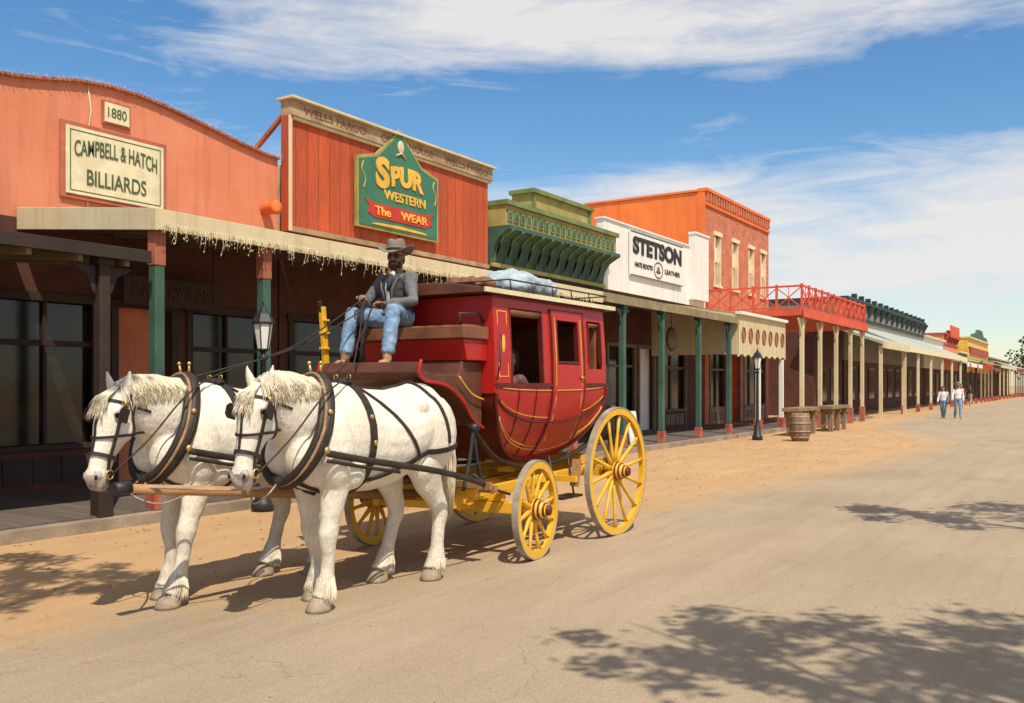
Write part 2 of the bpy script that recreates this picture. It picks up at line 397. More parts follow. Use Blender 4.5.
def porch(y0,y1,parent,xe=-9.85,ze=3.87,xw=-12.98,zw=4.5,roofm=tan,fas=cream,posts=(),pm=green,top=None,basem=rededge,fh=.27,ceilm=ceil,br=True):
    mb=MB()
    mb.prism([(xw,zw-.07),(xw,zw),(xe,ze),(xe,ze-.07)],'y',y0,y1,roofm); mb.obj('porch_roof',parent)
    mb=MB(); mb.box(xe-.001,xe+.04,y0,y1,ze-fh,ze+.02,fas)
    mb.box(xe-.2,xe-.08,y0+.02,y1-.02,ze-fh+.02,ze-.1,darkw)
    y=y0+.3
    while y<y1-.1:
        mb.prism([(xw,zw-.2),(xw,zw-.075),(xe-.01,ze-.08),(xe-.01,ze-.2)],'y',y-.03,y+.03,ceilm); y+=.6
    mb.prism([(xw,zw-.3),(xw,zw+.02),(xe+.04,ze+.022),(xe+.04,ze-fh-.01)],'y',y0-.04,y0-.002,fas)
    mb.obj('fascia',parent,.006)
    mb=MB()
    for y in posts:
        x=xe-.14; ht=ze-fh+.02
        mb.box(x-.07,x+.07,y-.07,y+.07,.45,ht-(.45 if top else 0),pm)
        mb.box(x-.095,x+.095,y-.095,y+.095,.13,.45,basem)
        if top: mb.box(x-.08,x+.08,y-.08,y+.08,ht-.45,ht,top)
        else: mb.box(x-.105,x+.105,y-.105,y+.105,ht-.09,ht-.002,pm)
        if br:
            for sg in (-1,1):
                mb.prism([(y+sg*.087,ht-.10),(y+sg*.40,ht-.10),(y+sg*.34,ht-.15),(y+sg*.2,ht-.22),(y+sg*.12,ht-.42),(y+sg*.087,ht-.46)],'x',x-.02,x+.02,pm)
    mb.obj('posts',parent,.012)

e=empty('storefront_building',(-13,1,0))
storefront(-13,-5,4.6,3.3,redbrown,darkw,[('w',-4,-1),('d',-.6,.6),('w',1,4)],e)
mb=MB(); mb.box(-13.2,-13,-5,4.6,3.3,5.0,cream); mb.box(-20,-13.2,-5,4.55,0,4.6,cream); mb.obj('upper_wall',e)
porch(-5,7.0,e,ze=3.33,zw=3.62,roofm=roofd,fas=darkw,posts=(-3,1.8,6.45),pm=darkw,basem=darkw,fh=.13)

# pink billiards building
e=empty('billiard_hall_building',(-13,8.3,0))
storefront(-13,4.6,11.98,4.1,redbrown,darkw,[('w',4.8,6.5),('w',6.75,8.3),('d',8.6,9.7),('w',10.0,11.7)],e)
mb=MB()
gab=[(4.6,4.1),(11.98,4.1),(11.98,5.93),(11.6,5.95),(10.9,6.05),(10.2,6.17),(9.5,6.28),(9.0,6.33),(8.5,6.33),(8.0,6.28),(7.4,6.15),(7.0,6.08),(6.2,6.0),(5.3,5.97),(4.6,5.95)]
mb.prism(gab,'x',-13.25,-13.0,pink)
mb.box(-22,-13.25,4.7,11.9,0,5.6,pink); mb.obj('gable_wall',e)
mb=MB()
tp=gab[2:]
for a,b in zip(tp,tp[1:]): mb.beam((-13.1,a[0],a[1]+.02),(-13.1,b[0],b[1]+.02),.34,.04,pinkd)
mb.lathe([(.10,0),(.11,.02),(.11,.28),(.13,.30),(.13,.34),(0,.34)],(-12.99,11.65,4.95),orange,(1,0,0),16)
mb.tube([(-12.985,8.15,6.28),(-12.98,8.2,5.9),(-12.985,8.1,5.2),(-12.98,8.15,4.4)],.008,palew,5)
mb.obj('coping',e)
mb=MB()
for a,b in zip(tp,tp[1:]):
    k=int(abs(a[0]-b[0])/.07)
    for i in range(k):
        t=i/k; y=a[0]+(b[0]-a[0])*t; zz=a[1]+(b[1]-a[1])*t+.04
        mb.tube([(-12.92,y,zz),(-12.90,y+random.uniform(-.03,.03),zz+random.uniform(.01,.04)),(-12.92+random.uniform(-.02,.02),y+.05,zz+random.uniform(-.08,.02))],.005,white,4)
mb.obj('light_string',e)
porch(7.1,12.0,e,posts=(7.2,8.95,11.6),pm=green,top=pinkd,zw=4.22,br=False,fh=.24)
mb=MB(); y=7.15
while y<18.6:
    L=random.choice((.05,.1,.16,.22,.28))*random.uniform(.8,1.2); z0=3.72
    mb.tube([(-9.79,y,z0),(-9.77+random.uniform(-.02,.02),y+random.uniform(-.03,.03),z0-L*.5),(-9.79,y+random.uniform(-.03,.03),z0-L)],.004,white,4)
    for k in range(3): mb.ell((-9.785,y+random.uniform(-.03,.03),z0-L*random.random()),(.008,.008,.014),white,n=5,m=4)
    y+=.045
mb.obj('icicle_lights',e)
s=empty('billiards_sign',(-12.95,8.6,5.1)); mb=MB()
mb.box(-12.995,-12.95,7.7,9.52,4.5,5.66,pinkd); mb.box(-12.95,-12.93,7.77,9.45,4.57,5.59,straw); mb.obj('board',s,.006)
mb=MB()
for q in ((7.83,9.39,4.62,4.635),(7.83,9.39,5.525,5.54),(7.83,7.845,4.635,5.525),(9.375,9.39,4.635,5.525)): mb.box(-12.93,-12.926,*q,dktext)
mb.obj('border',s)
text('CAMPBELL & HATCH',-12.925,7.9,9.32,5.14,5.38,dktext,s,'lettering_1',.005,.006,.07)
text('BILLIARDS',-12.925,8.1,9.12,4.74,4.98,dktext,s,'lettering_2',.005,.006)
s=empty('date_plaque',(-12.95,8.6,6)); mb=MB(); mb.box(-12.995,-12.96,8.38,8.86,5.76,6.12,pinkd); mb.box(-12.96,-12.945,8.41,8.83,5.79,6.09,straw); mb.obj('board',s)
text('1880',-12.94,8.46,8.78,5.87,6.02,dktext,s,'lettering',.0,.004)
s=empty('saloon_sign',(-12.6,9.2,3.2)); mb=MB(); mb.box(-12.65,-12.6,8.5,10.4,2.95,3.4,darkw); mb.beam((-12.62,8.7,3.4),(-12.62,8.7,4.1),.02,.02,blackp); mb.beam((-12.62,10.2,3.4),(-12.62,10.2,4.1),.02,.02,blackp); mb.obj('board',s)
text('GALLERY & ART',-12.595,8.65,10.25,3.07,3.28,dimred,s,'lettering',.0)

# western wear building
e=empty('western_wear_building',(-13,15.6,0))
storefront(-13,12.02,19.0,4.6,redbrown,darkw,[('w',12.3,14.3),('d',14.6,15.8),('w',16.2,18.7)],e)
mb=MB(); mb.box(-13.0,-12.85,12.17,18.75,4.6,6.78,redbd)
mb.box(-22,-13.01,12.2,18.9,4.6,5.9,cream)
mb.obj('false_front',e)
mb=MB(); mb.box(-13.05,-12.75,12.1,18.82,6.78,7.08,tan); mb.box(-13.1,-12.66,12.04,18.88,7.08,7.13,cream)
mb.box(-13.0,-12.80,12.06,12.17,4.6,6.78,redbd); mb.box(-12.799,-12.785,12.06,12.15,4.6,6.78,cream); mb.box(-12.85,-12.8,12.17,18.75,4.6,4.70,tan); mb.box(-12.85,-12.78,12.17,18.8,6.72,6.78,cream)
mb.box(-12.85,-12.815,15.3,15.36,4.72,6.70,redbd)
for yy in (12.3,15.5,18.6): mb.beam((-13.1,yy,6.95),(-14.6,yy,5.9),.08,.08,pinkd)
mb.obj('trim',e,.006)
text('WELLS FARGO      COURTHOUSE      WELLS FARGO',-12.745,12.4,18.6,6.86,7.0,brownl,e,'faded_lettering',.0,.003)
porch(12.06,19.1,e,posts=(13.2,15.4,17.95),fh=.24)
s=empty('western_wear_sign',(-12.7,15.2,5.8)); mb=MB()
def signpoly(g): 
    return [(13.85+g,4.95+g),(16.55-g,4.95+g),(16.55-g,6.40-g),(15.95-g*.5,6.55-g),(15.6-g*.8,6.85-g*.5),(15.2,7.22-g*1.4),(14.8+g*.8,6.85-g*.5),(14.45+g*.5,6.55-g),(13.85+g,6.40-g)]
mb.prism(signpoly(0),'x',-12.8,-12.72,greengold); mb.prism(signpoly(.06),'x',-12.72,-12.70,signgreen); mb.obj('board',s)
mb=MB(); mb.prism([(14.15,5.28),(14.35,5.20),(16.05,5.20),(16.3,5.30),(16.2,5.42),(16.35,5.55),(16.05,5.5),(14.35,5.5),(14.05,5.55),(14.2,5.42)],'x',-12.70,-12.685,redtext)
mb.prism([(14.25,5.05),(16.15,5.05),(16.0,5.09),(15.2,5.12),(14.4,5.09)],'x',-12.70,-12.69,gold)
mb.ell((-12.69,15.2,6.83),(.02,.11,.14),cream); mb.tube([(-12.69,15.2-.15,6.62),(-12.67,15.2,6.70),(-12.69,15.35,6.62)],.022,cream,6)
for yy in (14.02,16.38): mb.tube(smooth_pts([(-12.695,yy,5.75),(-12.695,yy+.06,5.95),(-12.695,yy-.05,6.15),(-12.695,yy,6.3)],4),.012,gold,5)
mb.obj('ornament',s)
text('S',-12.69,14.4,14.82,5.84,6.50,gold,s,'lettering_initial',.05,.012); text('PUR',-12.69,14.88,15.98,5.92,6.36,gold,s,'lettering_1',.05,.012,.06)
text('WESTERN',-12.69,14.65,16.05,5.63,5.83,gold,s,'lettering_2',.02,.01)
text('The    WEAR',-12.675,14.35,16.1,5.26,5.44,gold,s,'lettering_3',.02,.01)

# green cornice building
e=empty('green_cornice_building',(-13,22,0))
storefront(-13,19.05,25.2,4.7,tealw,darkw,[('w',19.4,21.4),('d',21.6,22.8),('w',23.0,24.9)],e)
mb=MB()
prof=[(-13.2,4.7),(-12.95,4.7),(-12.93,4.95),(-12.86,5.2),(-12.70,5.42),(-12.42,5.58),(-12.35,5.60),(-12.35,5.70),(-13.2,5.70)]
mb.prism(prof,'y',19.0,25.2,green)
mb.box(-13.2,-12.5,19.0,25.2,5.702,6.22,greengold); mb.box(-13.2,-12.40,18.96,25.24,6.22,6.34,greenl)
mb.box(-13.2,-12.55,20.4,23.6,6.342,6.76,greengold); mb.box(-13.25,-12.45,20.32,23.68,6.76,6.87,greenl)
for yy in (20.45,23.55): mb.box(-12.549,-12.5,yy-.06,yy+.06,6.342,6.76,greenl)
mb.box(-22,-13.21,19.05,25.15,0,5.6,cream)
y=19.1
while y<25.1:
    mb.prism([(-12.94,4.85),(-12.88,4.85),(-12.80,5.17),(-12.62,5.42),(-12.33,5.56),(-12.33,5.6),(-12.6,5.56)],'y',y,y+.05,greenl); y+=.5
y=19.1
while y<25.1: mb.box(-12.5,-12.47,y,y+.22,5.82,6.1,greenl); mb.box(-12.47,-12.46,y+.05,y+.17,5.88,6.04,green); y+=.3
mb.box(-12.95,-12.86,19.0,25.2,4.7,4.80,greengold)
mb.obj('cornice',e)
porch(19.14,25.2,e,posts=(20.5,22.9),roofm=tanf,fas=tanf,fh=.2)
s=empty('entrance_sign',(-11.3,19.6,3)); mb=MB(); mb.box(-11.32,-11.28,19.7,21.0,2.6,3.4,green); mb.beam((-11.3,19.8,3.4),(-11.3,19.8,4.0),.02,.02,blackp); mb.beam((-11.3,20.9,3.4),(-11.3,20.9,4.0),.02,.02,blackp); mb.obj('board',s,.006)
text('OPEN\nENTRANCE',-11.275,19.85,20.85,2.75,3.25,straw,s,'lettering',.0,.004)

# hat shop
e=empty('hat_shop_building',(-13,29.5,0))
storefront(-13,25.25,33.9,4.7,redbrown,dimtrim,[('w',25.6,27.6),('d',27.9,29.2),('w',29.6,32)],e)
mb=MB(); mb.box(-13.2,-12.95,25.25,33.9,4.7,6.88,palew); mb.box(-13.25,-12.90,25.2,33.92,6.88,6.93,palew); mb.box(-22,-13.2,25.3,33.8,0,6.7,palew)
mb.box(-12.949,-12.7,32.2,33.6,4.9,7.35,palew); mb.box(-12.96,-12.66,32.16,33.64,7.35,7.42,palew); mb.obj('false_front',e)
s=empty('hat_shop_sign',(-12.7,29.2,6)); mb=MB(); mb.box(-12.92,-12.86,27.0,31.4,5.3,6.75,palew)
for a in ((27.0,31.4,6.72,6.75),(27.0,31.4,5.3,5.33)): mb.box(-12.86,-12.85,*a,blackp)
mb.obj('board',s)
text('STETSON',-12.85,27.15,31.25,6.02,6.60,bltext,s,'lettering',.05,.01)
text('HATS BOOTS',-12.85,27.3,28.7,5.6,5.76,bltext,s,'lettering_2',.01,.01); text('LEATHER',-12.85,29.75,31.1,5.6,5.76,bltext,s,'lettering_3',.01,.01)
mb=MB(); ring=[(-12.85,29.2+.36*math.cos(t*math.pi/12),5.66+.27*math.sin(t*math.pi/12)) for t in range(24)]; mb.tube(ring,.015,bltext,5,closed=True); mb.ell((-12.85,29.2,5.60),(.02,.2,.05),brownl); mb.ell((-12.85,29.2,5.69),(.02,.1,.1),brownl); mb.obj('emblem',s)
porch(25.24,28.7,e,posts=(25.6,28.2),roofm=tan,fas=tanf,fh=.2)
mb=MB(); zc=lambda i:2.62+.10*abs(math.sin(i*math.pi/4))
pl=[(28.75,4.0)]+[(28.75+i*(33.95-28.75)/32,zc(i)) for i in range(33)]+[(33.95,4.0)]
mb.prism(pl,'x',-9.9,-9.85,cream); mb.box(-9.95,-9.75,28.7,33.97,4.0,4.1,palew); mb.prism([(-12.98,4.5),(-12.98,4.56),(-9.95,4.08),(-9.95,4.02)],'y',28.75,33.9,tan)
mb.prism([(-12.9,2.7),(-12.9,4.5),(-9.91,4.0),(-9.91,2.7)],'y',28.72,28.76,cream)
for i in range(7):
    yc=29.2+i*.72
    ring=[(-9.835,yc+.17*math.cos(t*math.pi/8),3.35+.24*math.sin(t*math.pi/8)) for t in range(16)]
    mb.tube(ring,.022,brownl,6,closed=True); mb.ell((-9.848,yc,3.35),(.01,.13,.2),pinkd)
for i in range(33):
    yy=28.75+i*5.2/32; mb.box(-9.85,-9.845,yy-.006,yy+.006,2.72,3.98,tan)
for yy in (31.0,33.7): mb.box(-10.0,-9.86,yy-.07,yy+.07,.13,2.63,palew); mb.box(-10.05,-9.8,yy-.12,yy+.12,.129,.5,rededge)
mb.obj('scalloped_porch',e)
s=empty('oval_hanging_sign',(-11,25.6,3)); mb=MB(); mb.lathe([(.0,0),(.36,.001),(.38,.02),(.36,.04),(0,.041)],(-11,25.9,3.1),darkw,(1,0,0),24); mb.lathe([(.0,.0),(.30,.001),(.30,.012),(0,.013)],(-10.958,25.9,3.1),dimtrim,(1,0,0),24); mb.beam((-10.98,25.9,3.45),(-10.98,25.9,4.1),.02,.02,blackp); mb.obj('board',s)

# brick building with balcony
e=empty('brick_hotel_building',(-13,38,0))
storefront(-13,34,42.1,4.2,brickm,dimtrim,[('w',34.5,36.3),('d',36.8,38.1),('w',38.6,41.6)],e)
mb=MB()
wins=[(35.0,35.7),(37.1,37.8),(39.2,39.9),(40.9,41.6)]
cur=34.0
for a,b in wins:
    mb.box(-13.3,-13.0,cur,a,4.2,9.3,brickm); mb.box(-13.3,-13.0,a,b,4.2,5.75,brickm); mb.box(-13.3,-13.0,a,b,7.7,9.3,brickm); cur=b
mb.box(-13.3,-13.0,cur,42.1,4.2,9.3,brickm)
mb.box(-18.3,-13.3,34.0,42.05,0,9.28,orange); mb.box(-13.3,-12.997,33.985,34.0,0,9.3,orange)
mb.box(-13.3,-12.9,33.97,42.13,9.3,9.42,orange)
mb.box(-18.35,-13.3,33.94,42.1,9.3,9.38,orange)
mb.box(-13,-12.93,34,42.1,8.75,8.85,orange)
y=34.1
while y<42: mb.box(-13,-12.92,y,y+.14,8.95,9.3,brickm); y+=.3
mb.obj('upper_walls',e)
mb=MB()
for a,b in wins:
    mb.box(-13.2,-13.18,a,b,5.75,7.7,glass)
    for q in ((a-.02,a+.06,5.72,7.7),(b-.06,b+.02,5.72,7.7)): mb.box(-13.179,-12.97,*q,straw)
    mb.box(-13.179,-12.93,a-.08,b+.08,7.70,7.86,straw); mb.box(-13.179,-12.92,a-.1,b+.1,5.62,5.72,straw); mb.box(-13.179,-13.1,a+.06,b-.06,6.68,6.75,straw)
    mb.box(-13.178,-13.12,(a+b)/2-.015,(a+b)/2+.015,5.75,7.7,straw)
    mb.box(-13.177,-13.15,a+.06,b-.06,6.75,7.69,palew)
mb.obj('upper_windows',e)
mb=MB(); mb.box(-13,-9.2,34,44.8,4.28,4.5,orail); mb.box(-9.2,-9.15,33.95,44.85,4.2,4.52,orail)
def rail(p0,p1,z0,z1,nseg,last=True):
    p0=V(p0);p1=V(p1)
    for zz,h in ((z0+.08,.05),(z1,.07)): mb.beam((p0.x,p0.y,zz),(p1.x,p1.y,zz),.06,h,orail)
    for i in range(nseg+1):
        q=p0.lerp(p1,i/nseg)
        if i<nseg or last: mb.box(q.x-.04,q.x+.04,q.y-.04,q.y+.04,z0+.002,z1+.08,orail)
        if i<nseg:
            r=p0.lerp(p1,(i+1)/nseg); mid=q.lerp(r,.5)
            mb.beam((q.x,q.y,z0+.1),(r.x,r.y,z1-.05),.03,.035,orail); mb.beam((q.x+.004,q.y+.004,z1-.05),(r.x+.004,r.y+.004,z0+.1),.026,.035,orail)
            mb.beam((mid.x+.002,mid.y+.002,z0+.11),(mid.x+.002,mid.y+.002,z1-.04),.022,.022,orail)
rail((-12.9,34.09,0),(-9.33,34.09,0),4.5,5.38,4,False); rail((-9.28,34.08,0),(-9.28,44.7,0),4.5,5.385,11)
for yy in (34.3,36.9,39.5,42.1,44.5):
    mb.box(-9.41,-9.27,yy-.07,yy+.07,.7,4.19,cream); mb.box(-9.45,-9.23,yy-.11,yy+.11,.0,.7,pinkd)
    for sg in (-1,1): mb.beam((-9.34,yy+sg*.09,3.6),(-9.34,yy+sg*.5,4.15),.05,.06,cream)
mb.box(-9.43,-9.25,34.05,44.75,4.19,4.28,pinkd)
mb.obj('balcony',e)

# far buildings
flagc=[redtext,signgreen,straw,orail]
def lowbld(name,y0,y1,zt,wm,cm,pc=palew,br=True,low=redbrown,sp=4.0,cz=4.0,czw=5.2,xe=-9.6,rf=roofg,flags=False,sign=None):
    e=empty(name,(-13,(y0+y1)/2,0)); mb=MB()
    mb.box(-24,-13,y0,y1,3.2,zt,wm); mb.box(-24,-13.01,y0,y1,0,3.199,low); mb.box(-24,-12.75,y0-.1,y1+.1,zt,zt+.18,cm); mb.box(-13,-12.9,y0,y1,zt-1.0,zt-.9,cm)
    y=y0+.5
    if br:
        while y<y1:
            mb.prism([(-13,zt-.8),(-12.9,zt-.8),(-12.55,zt-.12),(-12.55,zt),(-13,zt)],'y',y,y+.2,cm); y+=2.0
            if y<y1: mb.box(-13.1,-12.8,y-.2,y+.1,zt+.18,zt+.5,cm)
    y=y0+1
    while y<y1-2:
        mb.box(-13.009,-12.96,y,y+1.6,.8,2.7,glass); mb.box(-12.99,-12.93,y-.1,y+1.7,2.7,2.85,dimtrim); y+=random.uniform(2.2,3.6)
    mb.obj('walls',e)
    mb=MB(); mb.prism([(-13,czw-.1),(-13,czw),(xe,cz),(xe,cz-.1)],'y',y0-.2,y1,rf); mb.box(xe,xe+.08,y0-.2,y1,cz-.32,cz+.02,pc)
    y=y0+.2
    while y<y1: mb.box(xe-.19,xe-.05,y-.07,y+.07,.5,cz-.1,pc if not flags else darkw); mb.box(xe-.24,xe-.01,y-.11,y+.11,0,.5,rededge); y+=sp
    if flags:
        y=y0+1
        while y<y1: mb.prism([(y,3.6),(y+.9,3.5),(y+.85,2.9),(y+.1,3.0)],'x',xe+.1,xe+.12,random.choice(flagc)); y+=sp*1.5
    mb.obj('canopy',e)
    if sign:
        mb=MB(); mb.box(xe-.1,xe+.7,y0+2,y0+2.08,cz-.9,cz-.4,sign); mb.box(-12.7,-12.6,y0+2,y1-2,zt-.2,zt+1.0,sign); mb.obj('signboards',e)
    return e
random.seed(11)
lowbld('grey_storefront_building',57,86,6.9,greyw,tealw,pc=straw,cz=4.0,czw=5.5,sp=5.2)
e=empty('corner_porch_building',(-15,53,0)); mbx=MB(); mbx.prism([(-13.1,5.2),(-13.1,5.3),(-9.4,3.95),(-9.4,3.8)],'y',49.5,56.9,roofg); mbx.box(-9.4,-9.3,49.5,56.9,3.6,3.97,cream)
for yy in (49.7,56.5): mbx.box(-9.6,-9.44,yy-.08,yy+.08,0,3.75,cream)
mbx.box(-18,-13.1,50.5,56.9,0,5.5,redbrown); mbx.box(-13.09,-13.05,51.5,53,.8,2.7,glass); mbx.box(-13.09,-13.05,54,56,.8,2.7,glass); mbx.obj('walls_and_porch',e)
lowbld('white_storefront_building',86.5,98,5.9,palew,cream,br=False,pc=palew,cz=3.6,czw=4.6,sp=3.8,flags=True)
lowbld('red_storefront_building',98.5,109,6.7,pink,rededge,br=True,pc=tan,cz=4.1,czw=4.8,sp=3.4,sign=orail)
lowbld('green_storefront_building',109.5,117,5.2,signgreen,cream,br=False,pc=green,cz=3.5,czw=4.4,sp=2.6,rf=tan,flags=True)
ee=lowbld('yellow_storefront_building',118,140,7.2,gold,cream,br=False,pc=cream,cz=4.0,czw=4.6,sp=5)
mb=MB(); mb.prism([(120,7.38),(138,7.38),(136,7.9),(133,7.9),(131,8.6),(127,8.6),(125,7.9),(122,7.9)],'x',-13.1,-12.8,green); mb.prism([(119,5.4),(139,5.4),(139,6.2),(119,6.2)],'x',-12.9,-12.8,rededge); mb.obj('parapet',ee)
lowbld('brown_storefront_building',141,175,5.4,wood,tan,br=False,pc=rededge,low=darkw,flags=True)
e=empty('distant_house',(5,210,0)); mb=MB(); mb.box(-12,30,205,215,0,5,pink); mb.prism([(203,5),(217,5),(210,7.5)],'x',-13,31,rededge)
for k in range(8): mb.box(-9+k*4.6,-7.6+k*4.6,204.9,205,1,3,glass)
mb.obj('walls_and_roof',e)

# ------------------------------------------------------------------ trees
def leafm(n,a,b_):
    m=M(n,a,.7,.3,1.5,8,0,c2=b_); return m
lf=leafm('foliage',(.045,.09,.02),(.10,.14,.035))
bark=M('bark',(.12,.08,.055),.95,.3,4,20,.6,.02)
def tree(name,basep,blobs,nl,ls,cs=14):
    e=empty(name,basep); mb=MB(); b=V(basep); zt=min(c[2] for c,r in blobs)
    fork=b.lerp(V((sum(c[0] for c,r in blobs)/len(blobs),sum(c[1] for c,r in blobs)/len(blobs),zt)),.55); fork.z=max(1.8,zt*.45)
    mb.tube([b,b.lerp(fork,.5)+V((.06,.03,0)),fork],[.2,.15,.13],bark,10)
    for c,r in blobs:
        c=V(c); mb.tube(smooth_pts([fork,fork.lerp(c,.5)+V((0,0,.15)),c],3),[.09-.011*i for i in range(7)],bark,6)
        for k in range(7):
            d=V((random.gauss(0,1),random.gauss(0,1),random.gauss(0,.7))).normalized()*r*.9; q=fork.lerp(c,.6+.4*random.random())
            mb.tube([q,q.lerp(c+d,.5)+V((0,0,.08)),c+d],[.03,.018,.006],bark,5)
    mb.obj('trunk_and_limbs',e)
    mb=MB(); vs=[];fs=[]
    for c,r in blobs:
        c=V(c); cl=[c+V((random.gauss(0,1),random.gauss(0,1),random.gauss(0,.75))).normalized()*r*random.uniform(.4,1.15) for _ in range(cs)]
        for i in range(nl//len(blobs)):
            p=random.choice(cl)+V((random.gauss(0,1),random.gauss(0,1),random.gauss(0,.8)))*r*.15
            a=V((random.gauss(0,1),random.gauss(0,1),random.gauss(0,1))).normalized(); d=a.orthogonal().normalized(); l=ls*random.uniform(.6,1.3)
            o=len(vs); bb=a.cross(d)*l*.45
            vs+=[p-d*l,p+bb,p+d*l,p-bb]; fs.append((o,o+1,o+2,o+3))
    mb.add(vs,fs,lf); mb.obj('leaves',e)
def off(x,y,z):
    k=z/math.tan(EL); return (x+SH.x*k,y+SH.y*k,z)
random.seed(22)
tree('shade_tree',(4.8,3.2,0),[(off(-2.3,5.5,6.4),.65),(off(-1.5,6.2,6.9),.8),(off(-.7,5.6,7.2),.85),(off(-.1,6.7,7.2),.8),(off(.1,5.2,7.6),.9),(off(1.0,5.9,8.0),1.1)],6200,.075,12)
tree('shade_tree',(4.6,11,0),[(off(-2.0,12.6,5.6),.8),(off(-.9,13.6,6.2),1.0),(off(.2,12.4,6.6),1.1)],3800,.08)
tree('shade_tree',(-4.6,-.9,0),[(off(-7.6,3.9,6.2),.7),(off(-8.5,4.8,6.4),.7),(off(-7.4,4.6,7.0),.6),(off(-9.0,3.6,6.6),.7)],2600,.07)
tree('street_tree',(-8.6,150,0),[((-9.0,150,6.0),1.2),((-7.8,151,6.8),1.4),((-8.6,149,7.8),1.0),((-6.8,150,5.8),1.1)],2600,.16)
mb=MB(); vs=[];fs=[]
for i in range(70):
    c=V((random.uniform(-12,60),random.uniform(182,200),random.uniform(2.5,7)))
    for k in range(140):
        p=c+V((random.gauss(0,1.5),random.gauss(0,1.5),random.gauss(0,1.3))); a=V((random.gauss(0,1),random.gauss(0,1),random.gauss(0,1))).normalized(); d=a.orthogonal().normalized(); l=.35
        o=len(vs); bb=a.cross(d)*l*.6; vs+=[p-d*l,p+bb,p+d*l,p-bb]; fs.append((o,o+1,o+2,o+3))
mb.add(vs,fs,lf); mb.obj('distant_trees')

# ------------------------------------------------------------------ street furniture
def lamp(x,y,h):
    e=empty('street_lamp',(x,y,0)); mb=MB()
    mb.lathe([(.16,0),(.16,.12),(.11,.16),(.10,.4),(.06,.46),(.045,.6),(.038,h-.75),(.06,h-.73),(.06,h-.69),(.03,h-.66),(.05,h-.62)],(x,y,0),blackp,n=16); mb.obj('post',e)
    mb=MB(); mb.lathe([(.075,h-.6),(.13,h-.25)],(x,y,0),mlampg,n=6,smooth=False); mb.obj('glass',e)
    mb=MB(); mb.lathe([(.03,h-.63),(.085,h-.61),(.085,h-.59),(.07,h-.59)],(x,y,0),blackp,n=6,smooth=False)
    mb.lathe([(.15,h-.26),(.155,h-.23),(.10,h-.12),(.05,h-.08),(.04,h-.04),(.015,h-.02),(.01,h+.05)],(x,y,0),blackp,n=6,smooth=False)
    for k in range(6):
        a=k*math.pi/3; c,s_=math.cos(a),math.sin(a); mb.beam((x+.078*c,y+.078*s_,h-.6),(x+.135*c,y+.135*s_,h-.25),.012,.012,blackp)
    mb.obj('lantern',e)
lamp(-9.5,8.5,2.78); lamp(-8.9,27.7,2.8)
e=empty('wooden_barrel',(-7.65,27.9,0)); mb=MB(); mb.lathe([(.0,0),(.24,0),(.29,.2),(.31,.42),(.29,.65),(.24,.85),(.22,.85),(.22,.8),(0,.8)],(-7.65,27.9,0),P('barrel_staves',(.26,.15,.08),'X',.07,'Z'),n=22); mb.obj('staves',e)
mb=MB()
for zz,r in ((.12,.275),(.3,.308),(.55,.308),(.73,.275)): mb.lathe([(r,zz-.02),(r+.006,zz-.02),(r+.006,zz+.02),(r,zz+.02)],(-7.65,27.9,0),steel,n=22)
mb.obj('hoops',e)
for (x,y) in ((-8.6,31.5),(-8.4,35.2)):
    e=empty('timber_bench',(x,y,0)); mb=MB(); mb.box(x-.28,x+.28,y-1.3,y+1.3,.82,.94,wood); 
    for q in (-1.0,0,1.0): mb.box(x-.2,x-.06,y+q-.08,y+q+.08,0,.82,wood); mb.box(x+.06,x+.2,y+q-.08,y+q+.08,0,.82,wood); mb.box(x-.25,x+.25,y+q-.05,y+q+.05,.68,.818,wood)
    mb.box(x-.05,x+.05,y-1.2,y+1.2,.2,.3,wood); mb.obj('frame',e,.01)
e=empty('sandwich_board',(-10.45,22.3,0)); mb=MB(); mb.beam((-10.65,22.0,.15),(-10.5,22.0,1.0),.55,.03,palew,(1,0,0)); mb.beam((-10.35,22.0,.15),(-10.48,22.0,1.0),.55,.03,palew,(1,0,0)); mb.obj('boards',e)

